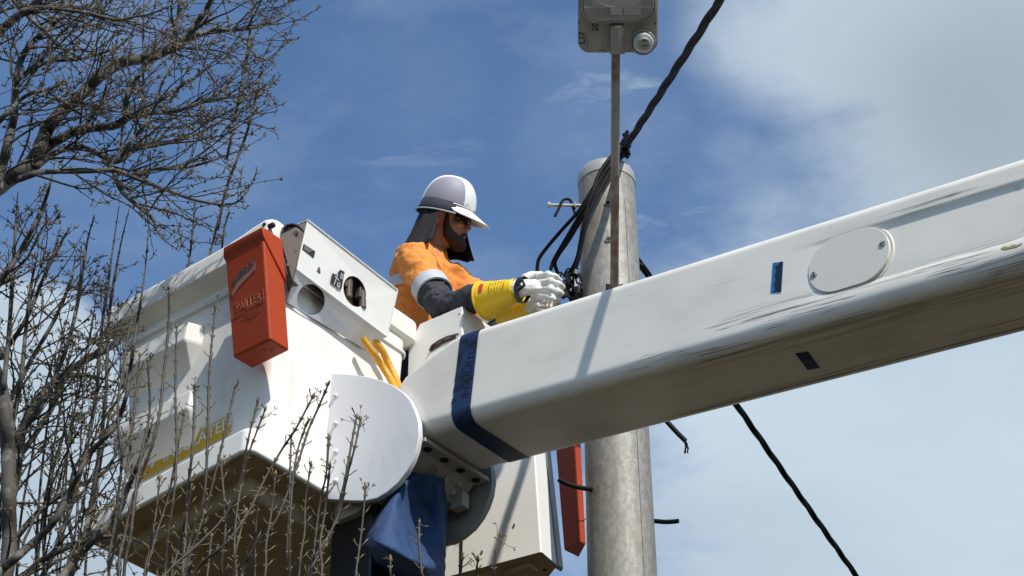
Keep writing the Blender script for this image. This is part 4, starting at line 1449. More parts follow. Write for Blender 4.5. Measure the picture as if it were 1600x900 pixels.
# beard wraps the jaw
m = MB()
m.ball(H(.070, 0, -.090), (.040, .054, .038), HR)
m.ball(H(.050, .036, -.068), (.030, .022, .026), HR); m.ball(H(.050, -.036, -.068), (.030, .022, .026), HR)
m.ball(H(.088, 0, -.096), (.026, .034, .030), HR)
m.ball(H(.096, 0, -.046), (.013, .027, .007), HR)
for s in (-1, 1):
    m.tube([H(.012, s * .067, .03), H(.016, s * .066, -.02), H(.032, s * .060, -.060), H(.062, s * .046, -.085), H(.082, s * .02, -.095)], [.010, .014, .026, .030, .028], 10)
    m.tube([H(.098, s * .024, -.046), H(.092, s * .032, -.064), H(.090, s * .032, -.08)], [.008, .008, .012], 8)
bdm = m.build('beard', M_beard, man)
remesh(bdm, .0045, 2)
tx = bpy.data.textures.new('whiskers', 'CLOUDS'); tx.noise_scale = .008
md = bdm.modifiers.new('whiskers', 'DISPLACE'); md.texture = tx; md.strength = .005; md.texture_coords = 'GLOBAL'
m = MB()
for s in (-1, 1):
    m.tube([H(.094, s * .010, .038), H(.094, s * .030, .043), H(.080, s * .054, .036)], [.005, .006, .003], 6)
m.build('eyebrow', M_beard, man)
m = MB()
m.ball(H(-.035, 0, .02), (.082, .081, .062), HR)
m.build('hair', M_beard, man)
# wrap-round sunglasses
gl = None
for s in (-1, 1):
    m = MB()
    rr = []
    for t in range(9):
        a = radians(8 + 62 * t / 8)
        x = .020 + .090 * cos(a) ; y = s * (.006 + .074 * sin(a))
        hh = .021 * (1 - .35 * (t / 8) ** 3) * (0.72 + .28 * min(1, t / 2))
        rr.append([H(x, y, .016 + hh), H(x + .003, y * 1.02, .016), H(x - .003, y, .014 - hh)])
    m.loft(rr, False, False, closed=False)
    L_ = m.build('lens', M_lens, man if gl is None else gl, angle=0)
    if gl is None:
        gl = L_; gl.name = 'sunglasses'
    md = L_.modifiers.new('thick', 'SOLIDIFY'); md.thickness = .003
    m = MB(); m.tube([H(.052, s * .078, .026), H(.0, s * .083, .030), H(-.03, s * .085, .024)], [.0045, .004, .003], 6)
    m.build('temple', M_black, gl)

# helmet
HHC = H(-.006, 0, .062)
TILT = HR @ Matrix.Rotation(radians(3), 3, 'Y')
def HH(x, y, z): return HHC + TILT @ Vector((x, y, z))
nu = 48
rings = []
for i in range(13):
    th = (pi / 2) * i / 12
    ring = []
    for k in range(nu):
        a = 2 * pi * k / nu
        rx, ry = .122, .102
        zz = .150 * sin(th) ** .95 if th > 0 else 0
        c_ = cos(th) ** .82
        x = rx * c_ * cos(a); y = ry * c_ * sin(a)
        # raised crest running front to back
        yn = abs(y)
        crest = 0
        n = Vector((x / rx ** 2, y / ry ** 2, zz / .15 ** 2 + 1e-6)).normalized()
        ring.append(HH(*(Vector((x, y, zz)) + n * crest)))
    rings.append(ring)
m = MB(); m.loft(rings, False, True)
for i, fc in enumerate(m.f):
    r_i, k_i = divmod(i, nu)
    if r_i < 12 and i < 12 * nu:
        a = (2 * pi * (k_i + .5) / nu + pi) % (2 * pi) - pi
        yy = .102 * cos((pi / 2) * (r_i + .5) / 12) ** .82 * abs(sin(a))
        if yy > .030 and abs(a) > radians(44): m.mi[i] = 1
helm = m.build('helmet', [M_helmet, M_helmetshade], man, angle=0)
md = helm.modifiers.new('thick', 'SOLIDIFY'); md.thickness = .003
# raised crest from front to back
m = MB()
rows_ = []
for k in range(33):
    th = radians(4 + 172 * k / 32)
    row = []
    for yy, o in ((-.043, -.003), (-.040, .0035), (-.030, .0065), (0, .0085), (.030, .0065), (.040, .0035), (.043, -.003)):
        kx = sqrt(max(0.02, 1 - (yy / .102) ** 2)) ** .9
        xx = (.122 * kx + o) * (abs(cos(th)) ** .82) * (1 if cos(th) > 0 else -1); zz = (.150 * kx + o) * sin(th) ** .95
        row.append(HH(xx, yy * (1 - .25 * abs(cos(th)) ** 2), zz))
    rows_.append(row)
m.loft(rows_, False, False, closed=False)
m.build('crest', M_helmet, helm, angle=0)
# peak
m = MB()
top, bot = [], []
rows_ = []
for r in range(6):
    t = r / 5
    row = []
    for k in range(25):
        a = radians(-92 + 184 * k / 24)
        reach = .088 * max(0, cos(a)) ** 1.1 + .002
        x = (.122 + reach * t) * cos(a); y = (.102 + (.004 + .022 * max(0, cos(a))) * t) * sin(a)
        row.append(HH(x, y, (.004 - .046 * t * max(.0, cos(a)) ** .6 - .004 * t)))
    rows_.append(row)
m.loft(rows_, False, False, closed=False)
pk = m.build('peak', M_helmet, helm, angle=0)
md = pk.modifiers.new('thick', 'SOLIDIFY'); md.thickness = .0035
m = MB(); m.tube([HH(.123 * cos(a), .103 * sin(a), .010) for a in [radians(-70 + 140 * k / 20) for k in range(21)]], .0028, 6)
m.build('rim_bead', M_helmet, helm)
text_mesh('lettering', 'III  ililliii', .014, mat('grey_print', (.42, .42, .42), .5, .1), helm, HH(.094, -.069, .026), (HH(.110, -.050, .026) - HH(.074, -.086, .026)), TILT @ Vector((-.25, .25, 1)), .0004)
# soft cloth cover under the rim with its neck shade
m = MB()
ring0, ring1, ring2 = [], [], []
A_ = [radians(62 + (298 - 62) * k / 40) for k in range(41)]
for a in A_:
    ring0.append(HH(.1235 * cos(a), .1035 * sin(a), .020 if cos(a) < -.2 else .010))
    ring1.append(HH(.129 * cos(a), .109 * sin(a), -.012))
    ring2.append(HH(.141 * cos(a) + .0, .123 * sin(a), -.036))
m.loft([ring0, ring1, ring2], False, False, closed=False)
sb = m.build('brim_cover', M_navycloth, man, angle=0)
md = sb.modifiers.new('thick', 'SOLIDIFY'); md.thickness = .003
m = MB(); m.tube(ring2, .0035, 6); m.build('binding', M_reflect, sb)
m = MB()
B_ = [radians(48 + (262 - 48) * k / 60) for k in range(61)]
rows_ = []
for r in range(15):
    t = r / 14
    row = []
    for a in B_:
        fold = (.010 * sin(a * 11 + 1.3) + .006 * sin(a * 19 + 4 * t)) * t
        rx = .112 + .058 * t ** 1.3 + fold; ry = .094 + .090 * t ** 1.3 + fold
        top_ = HH(rx * cos(a), ry * sin(a), -.004)
        back = max(0, -cos(a))
        drop = (.215 + .10 * back + .02 * max(0, sin(a))) * t
        q = top_ + Vector((-.062 * t ** .8 * back, 0, -drop))
        row.append(q)
    rows_.append(row)
m.loft(rows_, False, False, closed=False)
nf_ = m.build('neck_shade', M_blackcloth, man, angle=0)
md = nf_.modifiers.new('thick', 'SOLIDIFY'); md.thickness = .003

# shirt
def ell(c, rx, ry, lean=0.0, n=28, tilt=0.0):
    return [Vector((c.x + rx * cos(2 * pi * k / n), c.y + ry * sin(2 * pi * k / n), c.z + rx * cos(2 * pi * k / n) * tilt)) for k in range(n)]
m = MB()
tb = [(HIP, .135, .185, 0), (HIP.lerp(TC, .4), .130, .180, 0), (HIP.lerp(TC, .75), .128, .185, -.05), (TC + Vector((-.005, 0, .02)), .124, .185, -.15), (TC + Vector((-.004, 0, .07)), .108, .165, -.25), (TC + Vector((.004, 0, .115)), .082, .115, -.30), (TC + Vector((.012, 0, .140)), .066, .082, -.3)]
m.loft([ell(c, a, b_, tilt=t_) for c, a, b_, t_ in tb])
for sgn, a, b_ in ((-1, SH, EL), (1, SH2, EL2)):
    d = b_ - a
    m.tube([TC.lerp(a, .45) + Vector((0, 0, .055)), a + Vector((-.004, 0, .008)), a.lerp(b_, .25), a.lerp(b_, .50), a.lerp(b_, .74)], [.078, .084, .080, .076, .074], 18)
sh = m.build('shirt', M_hivis, man)
remesh(sh, .009, 5)
tx = bpy.data.textures.new('cloth_folds', 'CLOUDS'); tx.noise_scale = .052; tx.noise_depth = 2
md = sh.modifiers.new('folds', 'DISPLACE'); md.texture = tx; md.strength = .036; md.mid_level = .5; md.texture_coords = 'GLOBAL'
m = MB()
m.tube([TC + Vector((.05, -.045, .115)), TC + Vector((.075, 0, .085)), TC + Vector((.06, .05, .12))], [.012, .014, .012], 8)
cl = m.build('collar', M_hivis, sh)
# silver tape: round the body and round the sleeve
m = MB()
bc = lpm(640, 478, y=1.05)
R_ = []
for dz in (-.030, -.028, .024, .026):
    c = HIP.lerp(TC, .62); z = bc.z + dz - .005
    off = .006 if abs(dz) < .029 else .0
    R_.append([Vector((c.x + (.136 + off) * cos(2 * pi * k / 40), c.y + (.192 + off) * sin(2 * pi * k / 40), z + .004 * sin(6 * pi * k / 40))) for k in range(40)])
m.loft(R_, False, False)
m.build('reflective_band', M_reflect, sh)
for a, b_ in ((SH, EL), (SH2, EL2)):
    m = MB(); m.tube([a.lerp(b_, .57), a.lerp(b_, .575), a.lerp(b_, .74), a.lerp(b_, .745)], [.078, .0845, .083, .076], 24, cap=False)
    m.build('reflective_band', M_reflect, sh)
# dark lower sleeves
for a, b_, c_ in ((SH, EL, WR), (SH2, EL2, WR2)):
    m = MB()
    pts = [a.lerp(b_, .70), a.lerp(b_, .85), b_ + (b_ - c_).normalized() * .012 + Vector((0, 0, -.006)), b_.lerp(c_, .22), b_.lerp(c_, .40), b_.lerp(c_, .53)]
    sp = spline([tuple(p) for p in pts], 5)
    rs = []
    for i in range(len(sp)):
        t = i / (len(sp) - 1)
        rs.append((.074 - .012 * sin(pi * min(1, t * 1.15)) - .013 * t) * (1 + .06 * sin(t * 27) * (1 - .5 * t)))
    m.tube(sp, rs, 22)
    sl = m.build('sleeve', M_sleeve, man)
    md = sl.modifiers.new('finer', 'SUBSURF'); md.levels = 2; md.render_levels = 2
    md = sl.modifiers.new('folds', 'DISPLACE'); md.texture = tx; md.strength = .030; md.texture_coords = 'GLOBAL'
m = MB()
m.loft([ell(HIP + Vector((0, 0, z)), rx, ry) for z, rx, ry in ((-.02, .130, .175), (.03, .134, .178))])
for s in (-1, 1):
    h = HIP + Vector((0, s * .085, 0)); k_ = Vector((-.06, 1.34 + s * .10, -.52)); f_ = Vector((-.12, 1.36 + s * .11, -.93))
    m.tube([h, h.lerp(k_, .5), k_, f_], [.105, .095, .080, .072], 16)
tr = m.build('trousers', M_trouser, man)
remesh(tr, .012, 3)


# rubber gauntlets: flared yellow cuffs
def cuff(A, B, rA, rB, name, red):
    d = (B - A).normalized()
    u = d.orthogonal().normalized()
    u = (Vector((0, 0, 1)) - d * d.z).normalized(); w = d.cross(u)
    L_ = (B - A).length
    mm = MB()
    ring = lambda t, r, k_=1.0: [A + d * (t * L_) + u * (r * cos(2 * pi * k / 36)) + w * (r * k_ * sin(2 * pi * k / 36)) for k in range(36)]
    rings = []
    for i in range(14):
        t = i / 13
        r = rA + (rB - rA) * t ** .9
        rings.append([p + (u * .0016 + w * .0016) * sin(k * .9 + t * 17) * t for k, p in enumerate(ring(t, r))])
    mm.loft(rings, False, False)
    o = mm.build(name, [M_rubber], man, angle=0)
    md = o.modifiers.new('thick', 'SOLIDIFY'); md.thickness = .004; md.offset = -1
    mm = MB(); q = ring(0, rA - .001); mm.tube(q + [q[0]], .0048, 8); mm.build('rolled_edge', M_rubber, o)
    if red:
        # red label on the side towards us, and rows of print
        def surf(t, ang, off=.0015):
            r = rA + (rB - rA) * t ** .9 + off
            return A + d * (t * L_) + u * (r * cos(ang)) + w * (r * sin(ang))
        sg = 1 if w.y < 0 else -1
        mm = MB(); pts = []
        rows2 = []
        for i in range(9):
            a = radians(62 + 40 * i / 8) * sg
            hw = .055 * sqrt(max(.03, 1 - ((i - 4) / 4.2) ** 4))
            rows2.append([surf(.20 - hw, a), surf(.20 + hw, a)])
        mm.loft(rows2, False, False, closed=False)
        q = mm.build('red_label', M_redlabel, o, angle=0)
        mm = MB()
        rr_ = random.Random(2)
        for j in range(6):
            t = .42 + .075 * j
            a = 55.
            while a < 108:
                da = rr_.uniform(2.5, 6)
                if rr_.random() < .8 - .05 * j:
                    mm.tube([surf(t, radians(a) * sg, .0012), surf(t + rr_.uniform(-.01, .01), radians(a + da * .7) * sg, .0012)], .0011, 4)
                a += da
        mm.build('print_line', M_print, o)
    return o


CA, CB = lpm(757, 470, y=.855), lpm(809, 453, y=.922)
cuff(CA, CB, .083, .047, 'gauntlet_cuff', True)
CA2, CB2 = lpm(795, 494, y=1.10), lpm(834, 476, y=1.075)
cuff(CA2, CB2, .068, .046, 'gauntlet_cuff', False)


def hand(name, palm, fingers, thumb, strap):
    mm = MB()
    mm.tube([p for p, r in palm], [r for p, r in palm], 16)
    for ch, r0 in fingers:
        n = len(ch)
        mm.tube(ch, [r0 * (1 - .22 * i / (n - 1)) for i in range(n)], 10)
        mm.ball(ch[-1], r0 * .80, nu=10, nv=7)
        mm.ball(ch[1], r0 * 1.06, nu=10, nv=7)
    mm.tube(thumb, [.020, .019, .0165, .0135], 10); mm.ball(thumb[-1], .0135, nu=10, nv=7)
    o = mm.build(name, M_leather, man)
    remesh(o, .0042, 2, .35)
    md = o.modifiers.new('creases', 'DISPLACE')
    t_ = bpy.data.textures.new('creases', 'CLOUDS'); t_.noise_scale = .022
    md.texture = t_; md.strength = .0035; md.texture_coords = 'GLOBAL'
    return o


f = lambda *q: [lpm(u, v, y=y) for u, v, y in q]
palm = [(lpm(801, 455, y=.922), (.048, .044)), (lpm(809, 452, y=.925), (.049, .040)), (lpm(820, 450, y=.93), (.052, .034)), (lpm(834, 448, y=.94), (.058, .028)), (lpm(845, 447, y=.945), (.056, .023)), (lpm(850, 447, y=.95), (.046, .016))]
hand('glove', palm, [
    (f((840, 434, .945), (856, 429, .935), (867, 432, .95), (874, 438, .985)), .0165),
    (f((842, 443, .945), (861, 440, .925), (873, 444, .945), (879, 449, .985)), .0170),
    (f((842, 453, .945), (860, 452, .925), (871, 455, .945), (877, 459, .985)), .0165),
    (f((840, 462, .945), (855, 464, .93), (865, 467, .945), (871, 469, .98)), .0150)],
    f((818, 436, .95), (832, 430, .985), (846, 430, 1.01), (860, 436, 1.03)), True)
palm = [(lpm(822, 480, y=1.08), (.042, .038)), (lpm(832, 478, y=1.075), (.043, .034)), (lpm(842, 476, y=1.07), (.042, .028)), (lpm(849, 475, y=1.068), (.034, .02))]
hand('glove', palm, [
    (f((846, 468, 1.07), (857, 464, 1.055), (866, 465, 1.065), (872, 469, 1.09)), .0145),
    (f((847, 474, 1.065), (859, 472, 1.045), (868, 473, 1.06), (873, 476, 1.085)), .0150),
    (f((846, 480, 1.065), (857, 480, 1.045), (865, 481, 1.06), (870, 483, 1.08)), .0145),
    (f((843, 486, 1.065), (852, 487, 1.05), (859, 488, 1.06), (864, 489, 1.08)), .0130)],
    f((834, 466, 1.06), (844, 461, 1.05), (853, 460, 1.05), (861, 463, 1.06)), False)
# wrist strap and buckle
d = (lpm(834, 448, y=.94) - lpm(809, 452, y=.925)).normalized()
u_ = (Vector((0, 0, 1)) - d * d.z).normalized(); w_ = d.cross(u_)
c0 = lpm(817, 453, y=.928)
m = MB()
loop = lambda o, r, q: [c0 + d * o + u_ * (r * cos(2 * pi * k / 28)) + w_ * (q * sin(2 * pi * k / 28)) for k in range(28)]
m.loft([loop(-.012, .054, .044), loop(-.012, .057, .047), loop(.008, .058, .046), loop(.008, .054, .042)], False, False)
stp = m.build('wrist_strap', M_black, man)
c1_ = lpm(813, 446, y=.878)
m = MB()
Mx = Matrix.Translation(c1_) @ Matrix.Rotation(radians(-20), 4, 'Y')
m.box((-.022, -.006, -.020), (.022, .004, -.012), Mx); m.box((-.022, -.006, .012), (.022, .004, .020), Mx)
m.box((-.022, -.006, -.0115), (-.014, .004, .0115), Mx); m.box((.014, -.006, -.0115), (.022, .004, .0115), Mx); m.box((-.004, -.007, -.0115), (.004, .003, .0115), Mx)
m.build('buckle', M_black, stp, bevel=.002)
m = MB(); q0 = lpm(826, 448, y=.893)
for k in range(9):
    p = lpm(826 + k * 2.2, 447 - .4 * k + (k % 3), y=.885 + .001 * k)
    m.tube([p, p + Vector((.003, 0, .004 * ((k % 2) * 2 - 1)))], .0009, 4)
m.build('print_line', M_sleeve, man)

# ------------------------------------------------------------------ bare trees
def to_px(w):
    d = Vector(w) - CAM
    f = d.y * cos(PITCH) + d.z * sin(PITCH)
    if f < .1: return (9999, 9999)
    return (800 + FPX * d.x / f, 450 - FPX * (-d.y * sin(PITCH) + d.z * cos(PITCH)) / f)


def inside(poly, u, v):
    c = False
    n = len(poly)
    for i in range(n):
        x1, y1 = poly[i]; x2, y2 = poly[(i + 1) % n]
        if (y1 > v) != (y2 > v) and u < (x2 - x1) * (v - y1) / (y2 - y1) + x1: c = not c
    return c


class Grower:
    def __init__(self, root, seed, poly, lean):
        self.root = root; self.R = random.Random(seed); self.poly = poly; self.lean = Vector(lean)
        self.tw = MB(); self.bd = MB(); self.nb = 0; self.parts = 0

    def rv(self): 
        R = self.R
        return Vector((R.gauss(0, 1), R.gauss(0, 1), R.gauss(0, 1)))

    def bud(self, p, d, n, s=1.0):
        """dry bud scales and stalks at a node"""
        R = self.R
        for _ in range(n):
            q = (d * .9 + self.rv() * .75 + Vector((0, 0, .25))).normalized()
            L_ = R.uniform(.010, .028) * s
            k = p + q * L_ * .5
            q2 = (q + self.rv() * .5).normalized()
            r = R.uniform(.0011, .0019) * s
            self.bd.tube([p, k, k + q2 * L_ * .6], [r, r * .9, r * 1.5 if R.random() < .5 else r * .4], 3, cap=False)
        if R.random() < .65:
            q = (d + self.rv() * .4).normalized()
            self.bd.tube([p - q * .002, p + q * .005 * s, p + q * .011 * s], [.0022 * s, .0036 * s, .0008], 4, cap=False)

    def grow(self, p, d, L_, r, lvl, gap=.075, sink=None, up=.5, spread=.8):
        R = self.R
        n = max(3, int(L_ / .028))
        ds = L_ / n
        pts = [p]; d = d.normalized(); dirs = [d]
        side = d.cross(Vector((R.gauss(0, 1), R.gauss(0, 1), R.gauss(0, .4)))).normalized()
        curve = self.rv() * .065
        jit = (R.gauss(-6, 26), R.gauss(0, 16))
        for i in range(n):
            t = i / n
            d = (d + curve + self.rv() * .08 + self.lean * .045 + Vector((0, 0, 1)) * up * .085 * t).normalized()
            q = pts[-1] + d * ds
            if lvl > 0 and self.poly:
                u, v = to_px(q)
                if not inside(self.poly, u + jit[0], v + jit[1]): break
            pts.append(q); dirs.append(d)
        if len(pts) < 3: return
        if len(pts) <= n * .6 and R.random() < .5: return
        m_ = len(pts) - 1
        rad = [max(.0013, r * (1 - .68 * i / m_)) for i in range(len(pts))]
        if lvl == 1:
            mm = MB(); mm.tube(pts, rad, 7, cap=True)
            if self.parts < 280:
                mm.build('branch', M_twig, self.root, angle=0, fix=False); self.parts += 1
            else:
                self.tw.tube(pts, rad, 5, cap=False)
        else:
            self.tw.tube(pts, [x * (1.18 if i % 3 == 0 and i else 1) for i, x in enumerate(rad)], 4 if lvl > 2 else 5, cap=False)
        # nodes in opposite pairs
        step = max(1, int(gap / ds))
        k = R.randint(1, step)
        flip = 0
        while k < len(pts):
            dd = dirs[k]
            s1 = side if flip else dd.cross(side).normalized()
            flip = 1 - flip
            for sg in (1, -1):
                if R.random() < (.42 if lvl < 2 else (.05 if lvl == 2 else .0)):
                    a = R.uniform(.55, 1.0) * spread
                    nd = (dd * (1.0) + s1 * sg * a + self.lean * .15).normalized()
                    if lvl == 1: LL = L_ * R.uniform(.22, .50) * (1.1 - .6 * k / m_)
                    elif lvl == 0: LL = R.uniform(.25, .65)
                    else: LL = R.uniform(.03, .10)
                    self.grow(pts[k], nd, max(.035, LL), max(.0017, rad[k] * R.uniform(.5, .72)), lvl + 1, gap * .82, up=up, spread=spread)
                elif lvl >= 1:
                    self.bud(pts[k], (dd + s1 * sg).normalized(), R.choice((0, 0, 0, 1)))
            k += step + R.choice((0, 0, 1))
        self.bud(pts[-1], dirs[-1], R.randint(3, 5), 1.15)

    def limb(self, data, Y0, Y1, name='limb', kids=True, every=.105, kid_len=(.26, .66), mt=None, r_k=.5, sides=12):
        sp = spline(data, 7)
        n = len(sp) - 1
        pts, rad = [], []
        for i, (u, v, w) in enumerate(sp):
            Y = Y0 + (Y1 - Y0) * i / n + .03 * sin(i * .7 + Y0 * 9)
            p = at(u, v, Y); D = (p - CAM).length
            pts.append(p); rad.append(max(.0020, min(1, .30 + 3.2 * (n - i) / n) * w * .86 * D / FPX / 2 * (1 + .05 * sin(i * 1.9) + self.R.uniform(-.03, .03))))
        mm = MB(); mm.tube(pts, rad, sides)
        mm.build(name, mt or M_bark, self.root, angle=0, fix=False)
        if kids:
            acc = self.R.uniform(0, every)
            for i in range(1, len(pts)):
                acc += (pts[i] - pts[i - 1]).length
                while acc > every:
                    acc -= every * self.R.uniform(.75, 1.3)
                    d = (pts[min(i + 1, n)] - pts[i - 1]).normalized()
                    s = d.cross(self.rv()).normalized(); s.y *= .55
                    self.grow(pts[i], (d * 1.0 + s * self.R.uniform(.5, 1.1) + self.lean * .25), self.R.uniform(*kid_len), min(.0052, rad[i] * r_k), 1)
            for i in range(4, n):
                if rad[i] < .0075 and i % 2 == 0: self.bud(pts[i], (pts[i] - pts[i - 1]).normalized(), 2, 1.2)
            dl = (pts[-1] - pts[-2]).normalized()
            self.grow(pts[-1], dl, .14, rad[-1], 2)
        return pts, rad

    def done(self):
        self.tw.build('twig', M_twig, self.root, angle=0, fix=False, kind='stuff')
        self.bd.build('bud', M_bud, self.root, angle=0, fix=False, kind='stuff')


trA = thing('bare_tree', 'leafless grey tree at the left edge with branches spreading right over blue sky', 'tree', WORLD, (-2.05, 5.35, 0))
poly = [(-260, -160), (478, -160), (474, 14), (436, 62), (405, 112), (404, 170), (392, 240), (398, 272), (372, 330), (322, 372), (262, 392), (214, 350), (120, 306), (0, 312), (-260, 340)]
GA = Grower(trA, 21, poly, (.75, 0, .10))
GA.limb([(-330, 2300, 95), (-260, 1700, 80), (-150, 1250, 60), (-50, 1020, 40), (8, 900, 28), (14, 800, 26), (12, 700, 25), (2, 610, 26), (-40, 520, 30), (-90, 440, 33), (-120, 380, 34)], 5.35, 5.3, 'trunk', kids=False)
upper = [
    [(-110, 395, 34), (-40, 325, 32), (0, 290, 29), (40, 262, 27), (58, 240, 25), (75, 200, 24), (100, 172, 22), (130, 145, 21), (160, 116, 20), (195, 96, 20), (225, 92, 19), (250, 84, 18), (267, 72, 15), (275, 47, 12), (279, 15, 10), (284, -30, 9)],
    [(250, 84, 16), (278, 72, 15), (296, 60, 13), (333, 48, 9), (365, 47, 7), (392, 44, 6), (415, 38, 5), (437, 31, 4), (455, 20, 3)],
    [(292, 62, 11), (302, 45, 11), (313, 28, 10), (326, 8, 10), (338, -20, 9)],
    [(58, 250, 17), (68, 236, 18), (86, 222, 17), (112, 208, 16), (140, 201, 15), (180, 196, 14), (198, 184, 12), (197, 162, 10), (202, 140, 8), (222, 112, 6), (235, 85, 5)],
    [(55, 262, 12), (84, 240, 11), (112, 231, 11), (140, 234, 10), (162, 245, 10), (184, 252, 10), (212, 234, 8), (250, 226, 7), (300, 212, 5), (345, 190, 4), (385, 172, 3)],
    [(30, 280, 12), (60, 270, 11), (86, 268, 9), (120, 268, 9), (176, 266, 9), (200, 274, 8), (250, 293, 6), (310, 314, 5), (365, 318, 4), (390, 292, 4), (402, 266, 3)],
    [(162, 250, 9), (176, 266, 9), (184, 286, 9), (194, 303, 9), (218, 324, 7), (238, 342, 6), (252, 370, 5), (280, 392, 3)],
    [(-30, 330, 24), (0, 270, 18), (14, 215, 16), (22, 180, 14), (25, 128, 12), (33, 93, 12), (50, 67, 10), (67, 52, 9), (92, 30, 8), (120, 17, 6), (150, 2, 4)],
    [(25, 130, 9), (38, 117, 8), (75, 97, 7), (117, 93, 6), (158, 83, 5), (187, 72, 5), (205, 57, 4)],
    [(-60, 90, 18), (0, 47, 16), (25, 28, 14), (58, 3, 13), (85, -25, 12)],
    [(25, 28, 9), (42, 14, 9), (83, 13, 8), (133, 20, 7), (183, 31, 6), (217, 25, 5), (250, 30, 4)],
    [(10, -20, 9), (25, 5, 9), (42, 23, 8), (72, 52, 7), (93, 73, 6), (115, 85, 4), (140, 92, 3)],
    [(200, 186, 8), (222, 176, 7), (250, 158, 6), (275, 140, 5), (300, 125, 4), (330, 100, 3)],
    [(186, 252, 8), (204, 222, 7), (222, 200, 6), (240, 172, 5), (250, 140, 4), (262, 110, 3)],
    [(198, 186, 8), (235, 178, 7), (280, 172, 6), (320, 158, 5), (350, 152, 4), (380, 132, 3)],
    [(205, 274, 7), (245, 264, 6), (290, 262, 5), (335, 250, 4), (370, 236, 3)],
    [(-80, 240, 14), (-20, 205, 11), (12, 176, 9), (40, 150, 7), (75, 140, 6), (110, 128, 4)],
    [(-60, 20, 12), (-10, -5, 10), (30, -12, 9)],
]
for i, L_ in enumerate(upper):
    big = i in (0, 3)
    GA.limb(L_, 5.3 + .35 * sin(i * 2.3), 5.25 + .45 * sin(i * 1.7 + 1), every=.19 if big else .145)
# upright suckers seen against the sky
for L_ in ([(352, 300, 5), (372, 245, 5), (388, 200, 5), (400, 150, 5), (408, 118, 4), (411, 94, 3)], [(366, 190, 5), (376, 140, 6), (386, 90, 6), (391, 45, 5), (396, -10, 5)],
           [(222, 150, 4), (224, 90, 4), (224, 40, 4), (226, -20, 4)], [(330, 390, 4), (342, 340, 4), (352, 300, 3)], [(295, 410, 4), (300, 370, 4), (304, 330, 3)], [(345, 400, 4), (350, 360, 4), (358, 330, 3)]):
    pts, rad = GA.limb([(L_[0][0] - 12, L_[0][1] + 60, L_[0][2])] + L_, 6.5, 6.4, 'shoot', kids=False, mt=M_shoot, sides=7)
    for k in range(2, len(pts), 2):
        d = (pts[k] - pts[k - 1]).normalized()
        GA.bud(pts[k], d, 3, 1.5)
    GA.bud(pts[-1], Vector((0, 0, 1)), 4)
# lower left: rising limbs, many of them, and their tangle
GA.poly = [(-260, 330), (60, 300), (120, 380), (205, 470), (206, 640), (192, 760), (150, 830), (215, 900), (240, 1000), (-260, 1000)]
GA.lean = Vector((.45, 0, .45))
lowers = [
    ([(12, 800, 19), (24, 745, 18), (37, 667, 15), (60, 622, 13), (110, 577, 12), (165, 547, 11), (197, 528, 10), (250, 500, 8), (300, 480, 6)], 5.5, 6.9),
    ([(-30, 930, 19), (0, 893, 17), (30, 867, 15), (83, 817, 12), (113, 760, 10), (140, 710, 9), (178, 667, 9), (197, 620, 8), (206, 560, 7), (215, 500, 6), (226, 430, 5), (231, 371, 4)], 5.1, 4.9),
    ([(10, 700, 12), (60, 640, 10), (98, 560, 8), (120, 480, 7), (135, 385, 5), (147, 336, 4)], 5.5, 5.6),
    ([(-30, 490, 11), (0, 442, 10), (21, 410, 9), (53, 353, 8), (75, 300, 6), (86, 250, 4)], 5.2, 5.1),
    ([(5, 610, 10), (14, 520, 8), (20, 430, 7), (24, 360, 5), (28, 300, 4)], 5.3, 5.4),
    ([(40, 950, 10), (90, 850, 9), (125, 740, 8), (150, 620, 7), (158, 520, 6), (172, 420, 5), (186, 321, 4)], 5.6, 5.7),
    ([(80, 980, 10), (128, 850, 9), (150, 740, 8), (165, 620, 7), (170, 500, 6), (185, 400, 5), (203, 321, 4)], 5.7, 5.8),
    ([(8, 640, 9), (50, 560, 8), (85, 500, 7), (110, 440, 6), (118, 400, 4)], 5.9, 6.0),
    ([(-10, 760, 14), (40, 700, 11), (80, 640, 9), (105, 590, 7), (150, 590, 6), (190, 600, 4)], 5.9, 6.4),
    ([(10, 860, 12), (60, 800, 10), (110, 765, 9), (160, 740, 7), (185, 700, 5), (195, 660, 4)], 5.8, 6.2),
    ([(0, 940, 14), (60, 880, 12), (120, 850, 10), (180, 838, 8), (225, 850, 6), (260, 880, 4)], 5.3, 5.2),
    ([(60, 960, 16), (105, 890, 14), (150, 840, 13), (185, 800, 11), (200, 762, 9), (226, 700, 7), (240, 650, 5)], 5.0, 4.9),
    ([(0, 560, 9), (40, 500, 8), (70, 430, 6), (95, 380, 5), (112, 350, 3)], 5.6, 5.5),
    ([(10, 700, 10), (30, 610, 9), (40, 520, 7), (48, 450, 6), (60, 390, 4)], 5.4, 5.3),
]
for i, (L_, a, b) in enumerate(lowers):
    GA.limb(L_, a, b, every=.095, kid_len=(.20, .50), r_k=.45)
RR = random.Random(77)
